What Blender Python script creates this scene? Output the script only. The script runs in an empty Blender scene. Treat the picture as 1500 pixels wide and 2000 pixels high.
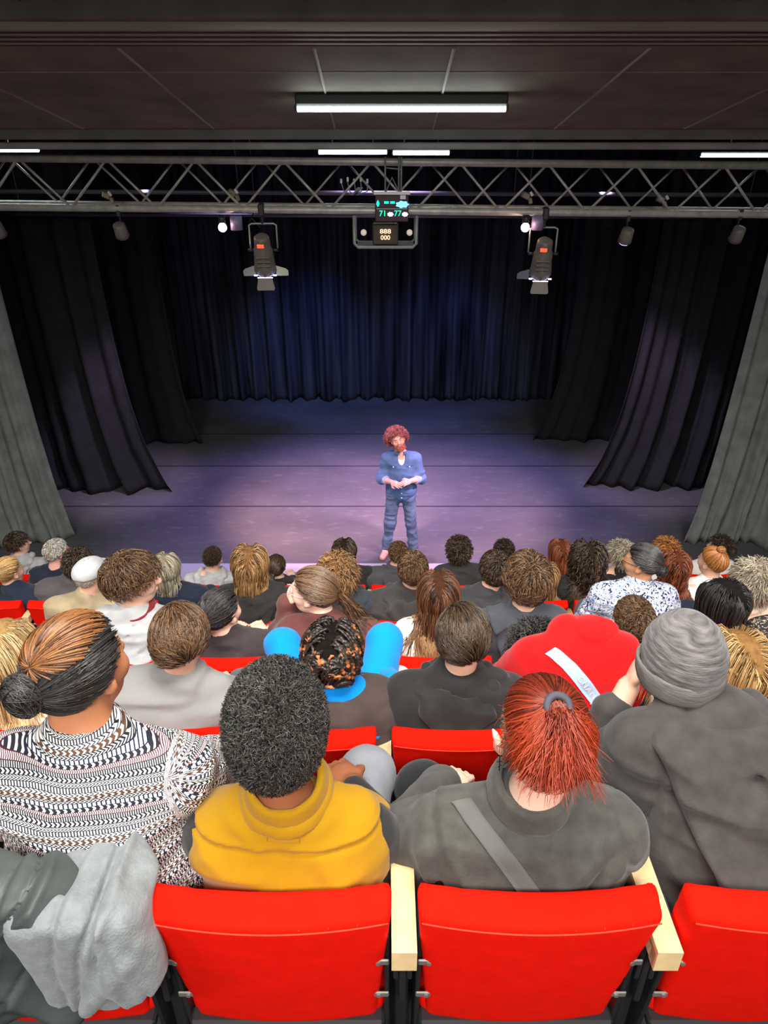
import bpy, math, random
import numpy as np
C = bpy.context.scene.collection
rnd = random.Random(7)

# ---------------------------------------------------------------- camera, world, lights, exposure
cam_d = bpy.data.cameras.new('camera'); cam = bpy.data.objects.new('camera', cam_d); C.objects.link(cam)
cam.location = (0, 0, 5.04); cam.rotation_euler = (math.radians(61.5), 0, 0)
cam_d.sensor_fit = 'VERTICAL'; cam_d.sensor_height = 36; cam_d.lens = 25.2
cam_d.clip_start = 0.05
bpy.context.scene.camera = cam
vs = bpy.context.scene.view_settings
vs.view_transform = 'Standard'; vs.look = 'None'; vs.gamma = 1; vs.use_curve_mapping = False
vs.exposure = 0.45
w = bpy.data.worlds.new('world'); bpy.context.scene.world = w; w.use_nodes = True
w.node_tree.nodes['Background'].inputs[0].default_value = (0.5, 0.55, 0.65, 1)
w.node_tree.nodes['Background'].inputs[1].default_value = 0.012

def light(name, kind, loc, aim, power, color, **kw):
    d = bpy.data.lights.new(name, kind); o = bpy.data.objects.new(name, d); C.objects.link(o)
    o.location = loc
    v = np.array(aim, float) - np.array(loc, float)
    import mathutils
    o.rotation_euler = mathutils.Vector(v).to_track_quat('-Z', 'Y').to_euler()
    d.energy = power; d.color = color
    for k, x in kw.items(): setattr(d, k, x)
    return o
# house lights over the seating
for x in (-3.1, 0.0, 3.1):
    for y, p, ty in ((-0.9, 40, 1.6), (1.1, 31, 2.6), (2.9, 27, 4.6)):
        light('house_light', 'AREA', (x, y, 5.95 - 0.16*max(0, y)), (x*0.95, ty, 2.0), p, (1.0, 0.97, 0.93), shape='RECTANGLE', size=1.5, size_y=0.35, spread=math.radians(112))
# stage wash
def spot(loc, aim, p, col, ang, blend=0.8, r=0.12):
    light('stage_light', 'SPOT', loc, aim, p, col, spot_size=math.radians(ang), spot_blend=blend, shadow_soft_size=r)
spot((-1.55, 6.55, 4.05), (-0.9, 9.3, 0), 1900, (1.0, 0.55, 0.52), 42)
spot((1.95, 6.55, 4.05), (1.0, 9.2, 0), 1450, (1.0, 0.56, 0.72), 44)
spot((-1.3, 6.5, 4.3), (0.22, 8.3, 1.2), 300, (1.0, 0.60, 0.60), 26)
spot((1.75, 6.5, 4.3), (0.22, 8.3, 1.2), 260, (1.0, 0.58, 0.72), 26)
spot((-2.6, 10.5, 5.2), (-1.3, 9.4, 0), 560, (0.34, 0.24, 1.0), 66)
spot((2.6, 10.5, 5.2), (1.3, 9.4, 0), 560, (0.34, 0.26, 1.0), 66)
spot((0.0, 11.3, 5.2), (0.3, 10.9, 0), 620, (0.24, 0.30, 1.0), 62)
spot((0.0, 8.6, 5.2), (0, 8.5, 0), 420, (0.66, 0.46, 1.0), 84)
spot((-1.1, 11.6, 3.9), (-1.5, 14.2, 0.5), 300, (0.14, 0.26, 1.0), 56, 1.0)
spot((0.9, 11.6, 3.9), (1.1, 14.2, 0.5), 220, (0.14, 0.24, 1.0), 56, 1.0)
spot((-2.6, 8.6, 4.4), (-4.0, 10.0, 0.7), 620, (0.72, 0.62, 1.0), 36)
spot((2.4, 8.6, 4.4), (4.2, 10.2, 0.6), 660, (0.72, 0.62, 1.0), 38)

# ---------------------------------------------------------------- materials
MATS = {}
def mat(name, col, rough=0.8, bump=0, bscale=200, var=0.0, vscale=8, sheen=0, metal=0, emit=None, estr=0, spec=0.5, stretch=None, bdist=0.002):
    if name in MATS: return MATS[name]
    m = bpy.data.materials.new(name); m.use_nodes = True; nt = m.node_tree; b = nt.nodes['Principled BSDF']
    b.inputs['Base Color'].default_value = (*col, 1); b.inputs['Roughness'].default_value = rough
    b.inputs['Metallic'].default_value = metal; b.inputs['Specular IOR Level'].default_value = spec
    if sheen: b.inputs['Sheen Weight'].default_value = sheen; b.inputs['Sheen Roughness'].default_value = 0.5
    if emit: b.inputs['Emission Color'].default_value = (*emit, 1); b.inputs['Emission Strength'].default_value = estr
    if bump or var:
        tc = nt.nodes.new('ShaderNodeTexCoord'); mp = nt.nodes.new('ShaderNodeMapping')
        nt.links.new(tc.outputs['Object'], mp.inputs[0])
        if stretch: mp.inputs['Scale'].default_value = stretch
    if bump:
        n = nt.nodes.new('ShaderNodeTexNoise'); n.inputs['Scale'].default_value = bscale; n.inputs['Detail'].default_value = 3
        bp = nt.nodes.new('ShaderNodeBump'); bp.inputs['Strength'].default_value = bump; bp.inputs['Distance'].default_value = bdist
        nt.links.new(mp.outputs[0], n.inputs['Vector']); nt.links.new(n.outputs[0], bp.inputs['Height']); nt.links.new(bp.outputs[0], b.inputs['Normal'])
    if var:
        n = nt.nodes.new('ShaderNodeTexNoise'); n.inputs['Scale'].default_value = vscale; n.inputs['Detail'].default_value = 5
        r = nt.nodes.new('ShaderNodeValToRGB')
        r.color_ramp.elements[0].position = 0.3; r.color_ramp.elements[1].position = 0.7
        r.color_ramp.elements[0].color = (*[max(0, c*(1-var)) for c in col], 1)
        r.color_ramp.elements[1].color = (*[min(1, c*(1+var)) for c in col], 1)
        nt.links.new(mp.outputs[0], n.inputs['Vector']); nt.links.new(n.outputs[0], r.inputs[0]); nt.links.new(r.outputs[0], b.inputs['Base Color'])
    MATS[name] = m; return m

def srgb(r, g, b):
    f = lambda c: (c/255/12.92) if c/255 <= 0.04045 else ((c/255+0.055)/1.055)**2.4
    return (f(r), f(g), f(b))
def fabric(name, rgb, bump=0.35, var=0.16, bs=260, vs_=14, sheen=0.15):
    return mat('fabric_'+name, srgb(*rgb), 0.92, bump, bs, var, vs_, sheen, spec=0.2)

# ---------------------------------------------------------------- mesh helpers
def link(name, me, m, parent=None, smooth=True, loc=None):
    o = bpy.data.objects.new(name, me); C.objects.link(o)
    if m is not None:
        for x in (m if isinstance(m, (list, tuple)) else [m]): me.materials.append(x)
    if smooth: me.polygons.foreach_set('use_smooth', np.ones(len(me.polygons), bool))
    if parent is not None: o.parent = parent
    if loc is not None: o.location = loc
    return o
def npmesh(name, V, F):
    me = bpy.data.meshes.new(name); V = np.asarray(V, np.float32); F = np.asarray(F, np.int32)
    me.vertices.add(len(V)); me.vertices.foreach_set('co', V.ravel())
    k = F.shape[1]
    me.loops.add(F.size); me.loops.foreach_set('vertex_index', F.ravel())
    me.polygons.add(len(F)); me.polygons.foreach_set('loop_start', np.arange(0, F.size, k, dtype=np.int32))
    me.polygons.foreach_set('loop_total', np.full(len(F), k, np.int32))
    me.update(calc_edges=True)
    return me
class MB:
    """collects boxes, tubes and plates into ONE mesh"""
    def __init__(s): s.V = []; s.F = []
    def add(s, V, F):
        o = len(s.V); s.V += [tuple(v) for v in V]; s.F += [tuple(i+o for i in f) for f in F]; return s
    def box(s, c, d, rot=None, bev=0):
        x, y, z = [q/2 for q in d]
        if bev:
            b = min(bev, x*.99, y*.99, z*.99)
            V = []
            for sx in (-1, 1):
                for sy in (-1, 1):
                    for sz in (-1, 1):
                        V += [(sx*(x-b), sy*(y-b), sz*z), (sx*(x-b), sy*y, sz*(z-b)), (sx*x, sy*(y-b), sz*(z-b))]
            import bmesh
            bm = bmesh.new(); [bm.verts.new(v) for v in V]
            bmesh.ops.convex_hull(bm, input=bm.verts); bmesh.ops.dissolve_limit(bm, angle_limit=0.02, verts=bm.verts, edges=bm.edges)
            bm.verts.index_update(); VV = [tuple(v.co) for v in bm.verts]; FF = [[v.index for v in f.verts] for f in bm.faces]; bm.free()
        else:
            VV = [(a*x, b_*y, c_*z) for a in (-1, 1) for b_ in (-1, 1) for c_ in (-1, 1)]
            FF = [(0,1,3,2),(4,6,7,5),(0,4,5,1),(2,3,7,6),(0,2,6,4),(1,5,7,3)]
        R = rot if rot is not None else np.eye(3)
        VV = [tuple(R @ np.array(v) + np.array(c)) for v in VV]
        return s.add(VV, FF)
    def tube(s, pts, r, n=8, caps=True, closed=False):
        P = np.array(pts, float); m = len(P); rr = np.full(m, r) if np.isscalar(r) else np.array(r)
        T = np.gradient(P, axis=0) if not closed else np.roll(P, -1, 0)-np.roll(P, 1, 0)
        T /= np.linalg.norm(T, axis=1)[:, None]+1e-9
        up = np.array([0, 0, 1.]) if abs(T[0][2]) < 0.9 else np.array([1., 0, 0])
        V = []
        for i in range(m):
            a = np.cross(T[i], up); a /= np.linalg.norm(a)+1e-9; b = np.cross(a, T[i]); up = b
            for k in range(n):
                t = 2*math.pi*k/n; V.append(P[i]+rr[i]*(math.cos(t)*a+math.sin(t)*b))
        F = []
        for i in range(m if closed else m-1):
            j = (i+1) % m
            for k in range(n): F.append((i*n+k, i*n+(k+1) % n, j*n+(k+1) % n, j*n+k))
        if caps and not closed: F.append(tuple(range(n))[::-1]); F.append(tuple((m-1)*n+k for k in range(n)))
        return s.add(V, F)
    def build(s, name, m, parent=None, smooth=False, loc=None):
        me = bpy.data.meshes.new(name); me.from_pydata(s.V, [], s.F); me.update()
        return link(name, me, m, parent, smooth, loc)
def rotm(rx=0, ry=0, rz=0):
    import mathutils
    return np.array(mathutils.Euler((rx, ry, rz), 'XYZ').to_matrix())
def empty(name, label, cat, loc=(0, 0, 0), rz=0, group=None):
    o = bpy.data.objects.new(name, None); C.objects.link(o); o.empty_display_size = 0.1
    o.location = loc; o.rotation_euler = (0, 0, rz); o['label'] = label; o['category'] = cat
    if group: o['group'] = group
    return o
def tag(o, label, cat, group=None):
    o['label'] = label; o['category'] = cat
    if group: o['group'] = group
    return o
def struct(o): o['kind'] = 'structure'; return o
def copy_tree(o, parent=None):
    c = o.copy(); C.objects.link(c)
    if parent is not None: c.parent = parent
    for ch in list(o.children): copy_tree(ch, c)
    return c

# ---------------------------------------------------------------- implicit surfaces
f32 = np.float32
def ell(P, c, r, R=None):
    q = P - np.array(c, f32)
    if R is not None: q = q @ np.array(R, f32)
    r = np.array(r, f32); a = q/r; k0 = np.sqrt((a*a).sum(1)); b = a/r; k1 = np.sqrt((b*b).sum(1))+1e-9
    return k0*(k0-1)/k1
def cap(P, a, b, ra, rb=None):
    if rb is None: rb = ra
    a = np.array(a, f32); ab = np.array(b, f32)-a; q = P-a
    t = np.clip((q @ ab)/(ab@ab+1e-9), 0, 1)
    d = q - t[:, None]*ab
    return np.sqrt((d*d).sum(1)) - (ra+(rb-ra)*t)
def rbox(P, c, h, r, R=None):
    q = P-np.array(c, f32)
    if R is not None: q = q @ np.array(R, f32)
    q = np.abs(q)-(np.array(h, f32)-r)
    return np.sqrt((np.maximum(q, 0)**2).sum(1))+np.minimum(q.max(1), 0)-r
def smin(a, b, k):
    h = np.maximum(k-np.abs(a-b), 0)/k
    return np.minimum(a, b)-h*h*k*0.25
def smax(a, b, k): return -smin(-a, -b, k)
def polycap(P, pts, r, k=0.02):
    f = None
    for i in range(len(pts)-1):
        r0 = r if np.isscalar(r) else r[i]; r1 = r if np.isscalar(r) else r[i+1]
        g = cap(P, pts[i], pts[i+1], r0, r1); f = g if f is None else smin(f, g, k)
    return f
def _hash(i, j, k, s):
    n = (i*73856093 ^ j*19349663 ^ k*83492791 ^ (s*2654435761 & 0x7fffffff)) & 0x7fffffff
    n = (n ^ (n >> 13))*1274126177 & 0x7fffffff; n = n ^ (n >> 16)
    return (n & 0xffff).astype(f32)/65535.0
def vnoise(P, s=0):
    Pi = np.floor(P).astype(np.int64); f = (P-Pi).astype(f32); f = f*f*(3-2*f)
    i, j, k = Pi[:, 0], Pi[:, 1], Pi[:, 2]; out = 0
    for a in (0, 1):
        wa = f[:, 0] if a else 1-f[:, 0]
        for b in (0, 1):
            wb = f[:, 1] if b else 1-f[:, 1]
            for c in (0, 1):
                wc = f[:, 2] if c else 1-f[:, 2]
                out = out + wa*wb*wc*_hash(i+a, j+b, k+c, s)
    return out*2-1
def folds(P, s, fr=(7, 7, 15), amp=0.006):
    P = np.asarray(P, f32)
    w_ = P + 0.05*np.stack([vnoise(P*6, s+1), vnoise(P*6, s+2), vnoise(P*6, s+3)], 1)
    n = vnoise(w_*np.array(fr, f32), s)
    m = vnoise(w_*np.array(fr, f32)*np.array((.55, .55, 1.5), f32)+17.3, s+31)
    return 1.35*amp*(1-2.4*np.abs(n)) + amp*.8*(1-2*np.abs(m))*(m > -.9) + amp*0.8*vnoise(P*4, s+9)
def surf(fn, lo, hi, h):
    """sparse surface nets"""
    B = 4; lo = np.array(lo, float); hi = np.array(hi, float)
    nb = np.ceil((hi-lo)/(h*B)).astype(int)+1
    g = [lo[i]+(np.arange(nb[i])+0.5)*h*B for i in range(3)]
    X, Y, Z = np.meshgrid(*g, indexing='ij')
    c = fn(np.stack([X.ravel(), Y.ravel(), Z.ravel()], 1).astype(f32)).reshape(nb)
    near = np.abs(c) < h*B*1.35+0.012
    val = np.repeat(np.repeat(np.repeat(c, B, 0), B, 1), B, 2).astype(f32)
    nz = np.argwhere(near)
    o = np.stack(np.meshgrid(*[np.arange(B)]*3, indexing='ij'), -1).reshape(-1, 3)
    idx = (nz[:, None, :]*B+o[None]).reshape(-1, 3)
    pts = (lo+(idx+0.5)*h).astype(f32)
    v = np.empty(len(pts), f32)
    for a in range(0, len(pts), 400000): v[a:a+400000] = fn(pts[a:a+400000])
    val[idx[:, 0], idx[:, 1], idx[:, 2]] = v
    # close the volume at the borders
    for ax in range(3):
        sl = [slice(None)]*3; sl[ax] = 0; val[tuple(sl)] = np.maximum(val[tuple(sl)], h*.3)
        sl[ax] = -1; val[tuple(sl)] = np.maximum(val[tuple(sl)], h*.3)
    S = val < 0
    n = np.array(val.shape)
    c0 = S[:-1, :-1, :-1]; cnt = np.zeros(c0.shape, np.int8)
    cor = [(i, j, k) for i in (0, 1) for j in (0, 1) for k in (0, 1)]
    for (i, j, k) in cor: cnt += S[i:n[0]-1+i, j:n[1]-1+j, k:n[2]-1+k]
    act = np.argwhere((cnt > 0) & (cnt < 8))
    if len(act) == 0: raise RuntimeError('empty surface')
    ids = np.full(c0.shape, -1, np.int64); ids[act[:, 0], act[:, 1], act[:, 2]] = np.arange(len(act))
    acc = np.zeros((len(act), 3)); num = np.zeros(len(act))
    for ax in range(3):
        for e in range(4):
            a = [0, 0, 0]; o2 = [x for x in range(3) if x != ax]; a[o2[0]] = e & 1; a[o2[1]] = e >> 1
            b = list(a); b[ax] = 1
            A = act+a; Bq = act+b
            va = val[A[:, 0], A[:, 1], A[:, 2]]; vb = val[Bq[:, 0], Bq[:, 1], Bq[:, 2]]
            m = (va < 0) != (vb < 0); t = np.where(m, va/(va-vb+1e-12), 0)
            p = np.array(a, float)[None]+t[:, None]*(np.array(b)-np.array(a))[None]
            acc[m] += p[m]; num[m] += 1
    V = lo+h*0.5+h*(act+acc/num[:, None])
    F = []
    for ax in range(3):
        o2 = [x for x in range(3) if x != ax]
        sA = [slice(1, -1)]*3; sA[ax] = slice(0, -1); sB = [slice(1, -1)]*3; sB[ax] = slice(1, None)
        a = S[tuple(sA)]; b = S[tuple(sB)]
        for flip in (0, 1):
            e = np.argwhere((a & ~b) if not flip else (~a & b))
            e[:, o2[0]] += 1; e[:, o2[1]] += 1
            q = []
            for (p_, r_) in ((0, 0), (1, 0), (1, 1), (0, 1)):
                w_ = e.copy(); w_[:, o2[0]] -= 1-p_; w_[:, o2[1]] -= 1-r_
                q.append(ids[w_[:, 0], w_[:, 1], w_[:, 2]])
            q = np.stack(q, 1)
            if (flip == 1) != (ax == 1): q = q[:, ::-1]
            F.append(q)
    F = np.concatenate(F); F = F[(F >= 0).all(1)]
    return V, F
# ---------------------------------------------------------------- rows
ROWD = [0.863, 1.76, 2.66, 3.56, 4.46, 5.36, 6.26]
ROWF = [2.837, 2.355, 1.91, 1.44, 0.95, 0.48, 0.0]
ROWOFF = [0.02, -0.02, 0.0, -0.08, -0.155, -0.16, 0.0]

# ---------------------------------------------------------------- stage floor, steps, walls
def stage_floor_mat():
    m = bpy.data.materials.new('stage_vinyl'); m.use_nodes = True; nt = m.node_tree; b = nt.nodes['Principled BSDF']
    b.inputs['Roughness'].default_value = 0.62; b.inputs['Specular IOR Level'].default_value = 0.35
    tc = nt.nodes.new('ShaderNodeTexCoord')
    def noise(sc, st, det=6):
        mp = nt.nodes.new('ShaderNodeMapping'); mp.inputs['Scale'].default_value = st
        n = nt.nodes.new('ShaderNodeTexNoise'); n.inputs['Scale'].default_value = sc; n.inputs['Detail'].default_value = det
        nt.links.new(tc.outputs['Object'], mp.inputs[0]); nt.links.new(mp.outputs[0], n.inputs['Vector']); return n
    n1 = noise(1.1, (0.8, 1.3, 1)); n2 = noise(7, (0.7, 2.0, 1), 9)
    r1 = nt.nodes.new('ShaderNodeValToRGB'); r1.color_ramp.elements[0].color = (0.080, 0.076, 0.080, 1); r1.color_ramp.elements[1].color = (0.115, 0.108, 0.112, 1)
    r1.color_ramp.elements[0].position = .3; r1.color_ramp.elements[1].position = .7
    r2 = nt.nodes.new('ShaderNodeValToRGB'); r2.color_ramp.elements[0].color = (0.0, 0, 0, 1); r2.color_ramp.elements[1].color = (0.06, 0.06, 0.06, 1)
    r2.color_ramp.elements[0].position = .56; r2.color_ramp.elements[1].position = .8
    ad = nt.nodes.new('ShaderNodeMixRGB'); ad.blend_type = 'ADD'; ad.inputs[0].default_value = 1
    nt.links.new(n1.outputs[0], r1.inputs[0]); nt.links.new(n2.outputs[0], r2.inputs[0])
    nt.links.new(r1.outputs[0], ad.inputs[1]); nt.links.new(r2.outputs[0], ad.inputs[2]); nt.links.new(ad.outputs[0], b.inputs['Base Color'])
    return m
vinyl = stage_floor_mat()
black_seam = mat('seam_black', (0.012, 0.012, 0.013), 0.9)
edges = [7.88, 9.46, 10.89, 12.3, 14.6]
sf = MB()
for a, b in zip(edges[:-1], edges[1:]):
    sf.box((0, (a+b)/2, -0.02), (15, b-a, 0.04))
struct(sf.build('floor_stage', vinyl))
for y_ in edges[1:4]:
    sb = MB(); sb.box((0, y_, 0.0), (15, 0.028, 0.003)); struct(sb.build('trim_floor_seam', black_seam))  # black strips added over the vinyl joints in place of dark gaps
sb = MB(); sb.box((0, 11.2, -0.065), (15, 7, 0.04)); struct(sb.build('floor_stage_base', black_seam))
sb = MB(); sb.box((0, 7.15, -0.05), (15, 1.46, 0.1)); struct(sb.build('floor_front', mat('front_floor', srgb(176, 170, 176), 0.55, 0.1, 60, 0.06, 3)))
carpet = mat('step_carpet', (0.018, 0.018, 0.02), 0.95, 0.4, 300, 0.2, 20)
for i in range(7):
    y1 = ROWD[i]+0.30 + 0.24; y0 = (ROWD[i-1]+0.54) if i else -1.2
    if i == 6: y1 = 6.9
    pass
for i in range(7):
    lo_y = ROWD[i]-0.36; hi_y = lo_y+0.9+ (0.0 if i < 6 else -0.3)
    m_ = MB(); m_.box((0, (lo_y+hi_y)/2, (ROWF[i]-0.1)/2), (12.6, hi_y-lo_y, ROWF[i]+0.1), bev=0.0); struct(m_.build('floor_step', carpet))
m_ = MB(); m_.box((0, -0.75, 1.6), (12.6, 2.5, 3.44)); struct(m_.build('floor_top_step', carpet))

dark = mat('wall_black', (0.010, 0.010, 0.011), 0.95)
for nm, x in (('wall_left', -7.5), ('wall_right', 7.5)):
    m_ = MB(); m_.box((x, 6.3, 2.9), (0.2, 17, 6.6)); struct(m_.build(nm, dark))
m_ = MB(); m_.box((0, 14.75, 2.9), (15.2, 0.2, 6.6)); struct(m_.build('wall_back', dark))
m_ = MB(); m_.box((0, -2.1, 3.2), (15.2, 0.2, 7.4)); struct(m_.build('wall_rear', mat('wall_rear_grey', (0.10, 0.10, 0.10), 0.9)))

# ---------------------------------------------------------------- ceiling over the seating: a raked dark soffit, its rails and beams
ceil_m = mat('ceiling_dark_brown', (0.22, 0.20, 0.135), 0.85, 0.2, 40, 0.25, 3)
ceil_g = mat('ceiling_dark_green', (0.10, 0.125, 0.11), 0.85, 0.2, 40, 0.25, 3)
beam_m = mat('beam_grey', (0.19, 0.18, 0.165), 0.7, 0.2, 60, 0.2, 5)
seam_m = mat('seam_light', (0.36, 0.33, 0.29), 0.6)
SL = 0.176
def cz(y): return 5.35-SL*(y-4.0)
ang = -math.atan(SL)
def slab(y0, y1, z_off, t, m, name='ceiling', x=(-7.4, 7.4)):
    yc = (y0+y1)/2; mb = MB()
    mb.box(((x[0]+x[1])/2, yc, cz(yc)+z_off+t/2), (x[1]-x[0], (y1-y0)/math.cos(ang), t), rotm(ang, 0, 0)); return struct(mb.build(name, m))
slab(3.98, 6.0, 0.0, 0.05, ceil_m, 'ceiling_panel')
slab(-2.1, 3.72, 0.10, 0.05, ceil_g, 'ceiling_rear')
slab(3.70, 3.98, 0.03, 0.10, beam_m, 'ceiling_rail_bed')
for i in range(4):
    slab(3.74+i*0.065, 3.765+i*0.065, 0.0, 0.03, mat('rail_line', (0.36, 0.31, 0.26), 0.5), 'trim_rail')
def streak(p, q, wd, dz):
    mb = MB(); P = []; 
    for t in np.linspace(0, 1, 9):
        x = p[0]+(q[0]-p[0])*t; y = p[1]+(q[1]-p[1])*t; P.append((x, y, cz(y)+dz))
    mb.tube(P, wd, 6); return mb
mb = MB()
for sx in (-1, 1):
    for x0, x1 in ((0.33, 0.36), (1.25, 1.25), (2.2, 2.2), (3.3, 3.3), (4.5, 4.5)):
        st = streak((sx*x0, 4.0), (sx*x1, 5.95), 0.008, -0.002); mb.add(st.V, st.F)
o = struct(mb.build('trim_panel_joints', seam_m))
mb = MB()
for x0, x1 in ((-2.35, -2.35), (-1.72, -1.72), (-1.55, -1.55), (-1.4, -1.4), (-.33, -.33), (.5, .5), (1.3, 1.3), (1.52, 1.52), (2.6, 2.6)):
    st = streak((x0, 3.0), (x1, 3.70), 0.008, 0.095); mb.add(st.V, st.F)
struct(mb.build('trim_rear_joints', seam_m))
slab(4.42, 4.428, -0.003, 0.01, seam_m, 'trim_cross_joint')
# beams that end the soffit
mb = MB(); mb.box((0, 6.06, 4.985), (14.8, 0.12, 0.11), bev=0.01); struct(mb.build('ceiling_beam', beam_m))
mb = MB(); mb.box((0, 6.16, 4.885), (14.8, 0.05, 0.05), bev=0.01); struct(mb.build('ceiling_beam_lip', mat('beam_lip', (0.32, 0.31, 0.28), 0.6, 0.2, 60, 0.2, 5)))
mb = MB(); mb.box((0, 10.6, 5.9), (15, 9.2, 0.1)); struct(mb.build('ceiling_stage', dark))
mb = MB(); mb.box((0, 6.12, 5.45), (14.8, 0.06, 0.85)); struct(mb.build('ceiling_upstand', dark))
# smoke-grey disc vents in the beam
# ---------------------------------------------------------------- tube lights
tube_e = mat('tube_glow', (1, 1, 1), 0.4, emit=(0.86, 0.97, 1.0), estr=15)
housing = mat('tube_housing', (0.05, 0.06, 0.055), 0.6)
blk_w = mat('wire_dark', (0.03, .03, .03), .6)
wire_m = mat('hanger_tan', (0.5, 0.38, 0.25), 0.6)
def tube_light(x, y, z, L, label, r=0.014, box=True, hang=None):
    t = empty('tube_light', label, 'light fitting', (x, y, z), group=None)
    MB().tube([(-L/2, 0, 0), (L/2, 0, 0)], r, 12).build('tube', tube_e, t, True)
    b = MB()
    if box: b.box((0, 0.02, 0.05), (L+0.02, 0.09, 0.06), bev=0.008)
    else: b.box((0, 0.012, 0.022), (L, 0.03, 0.02), bev=0.004)
    for s in (-1, 1): b.box((s*(L/2+0.008), 0, 0.008), (0.016, 0.03, 0.04), bev=0.004)
    b.build('housing', housing, t)
    if not box:
        for s in (-.3, .3): MB().tube([(s*L, 0.01, 0.02), (s*L, 0.01, 5.86-z)], 0.004, 6).build('suspension_wire', blk_w, t, True)
    if hang:
        for s in (-1, 1): MB().tube([(s*hang, 0.02, 0.07), (s*hang, 0.02, 0.07+0.10)], 0.005, 6).build('hanger', wire_m, t)
tube_light(0.104, 4.9, 5.112, 1.24, 'long bright tube lamp in front of the raked soffit, nearest overhead', 0.015, True, 0.59)
tube_light(-0.29, 7.45, 4.80, 0.63, 'thin tube lamp above truss, left half of the middle pair', 0.018, False)
tube_light(0.345, 7.45, 4.795, 0.52, 'thin tube lamp above truss, right half of the middle pair', 0.018, False)
tube_light(-3.75, 7.2, 4.84, 1.3, 'thick tube lamp above truss at the far left edge', 0.03, False)
tube_light(3.6, 7.45, 4.775, 1.3, 'thin tube lamp above truss at the far right edge', 0.016, False)

# ---------------------------------------------------------------- lighting truss
alu = mat('truss_aluminium', (0.50, 0.48, 0.43), 0.42, 0.1, 90, 0.2, 14, metal=0.25)
blk = mat('black_metal', (0.02, 0.02, 0.022), 0.45)
truss = empty('lighting_truss', 'long horizontal lattice truss spanning the stage front above the performer', 'truss', (0, 6.5, 0))
ZT, ZB = 4.76, 4.39
def tz(x, z): return z - 0.009*x
for nm, y, z in (('top_chord', 0, ZT), ('top_chord', 0.34, ZT), ('bottom_chord', 0, ZB), ('bottom_chord', 0.34, ZB)):
    MB().tube([(-5.6, y, tz(-5.6, z)), (5.6, y, tz(5.6, z))], 0.030 if y == 0 else 0.024, 12).build(nm, alu, truss, True)
xs = np.arange(-5.5, 5.6, 0.72)
lat = MB(); lat2 = MB(); lat3 = MB()
for i, x in enumerate(xs[:-1]):
    a, b = x, x+0.36
    lat.tube([(a, 0, tz(a, ZB)), (b, 0, tz(b, ZT))], 0.011, 6)
    lat.tube([(b, 0, tz(b, ZT)), (x+.72, 0, tz(x+.72, ZB))], 0.011, 6)
    lat2.tube([(a+.12, 0.34, tz(a, ZT)), (b+.12, 0.34, tz(b, ZB))], 0.010, 6)
    lat2.tube([(b+.12, 0.34, tz(b, ZB)), (x+.84, 0.34, tz(x+.72, ZT))], 0.010, 6)
lat.build('front_lacing', alu, truss, True); lat2.build('back_lacing', alu, truss, True); 
for nm, zz in (('bottom_lacing', ZB), ('top_lacing', ZT)):
    MB().tube([(x, 0.34*(i % 2), tz(x, zz)) for i, x in enumerate(np.arange(-5.5, 5.6, .36))], 0.009, 6).build(nm, alu, truss, True)
# bars hung further upstage
def bar(y, z, r, lab, x0=-4.6, x1=4.6):
    mb = MB(); mb.tube([(x0, y, z+0.02), (x1, y, z-0.02)], r, 10)
    for x in (x0+.1, -1.6, 1.6, x1-.1): mb.tube([(x, y, z), (x, y, 5.86)], .005, 6)
    tag(mb.build('lighting_bar', mat('bar_steel', (0.16, 0.16, 0.17), 0.45, metal=.5), None, True), lab, 'bar')
bar(8.6, 4.36, 0.024, 'upper steel bar hung upstage, seen through the truss lattice')
bar(9.6, 4.02, 0.02, 'lower steel bar hung upstage, seen through the truss lattice just over its bottom chord')

# lamps on the truss
glow_warm = mat('lamp_glow_pink', (1, .7, .7), 0.5, emit=(1.0, 0.62, 0.55), estr=16)
glow_vio = mat('lens_glow_violet', (.6, .6, 1), 0.5, emit=(0.62, 0.55, 1.0), estr=3.0)
red_e = mat('tag_red', (0.9, 0.06, 0.03), 0.4, emit=(1.0, 0.08, 0.03), estr=1.3)
pewter = mat('lamp_body_grey', (0.13, 0.115, 0.10), 0.5, 0.15, 80, 0.2, 10)
blade_w = mat('blade_pale', (0.55, 0.58, 0.48), 0.5); blade_d = mat('blade_brown', (0.20, 0.175, 0.155), 0.5)
def plate(pts, th):
    """a polygon in x,z with real thickness along y"""
    mb = MB(); n = len(pts); V = [(p[0], -th/2, p[1]) for p in pts]+[(p[0], th/2, p[1]) for p in pts]
    F = [tuple(range(n)), tuple(range(2*n-1, n-1, -1))]+[(i, i+n, (i+1) % n+n, (i+1) % n) for i in range(n)]
    return mb.add(V, F)
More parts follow.
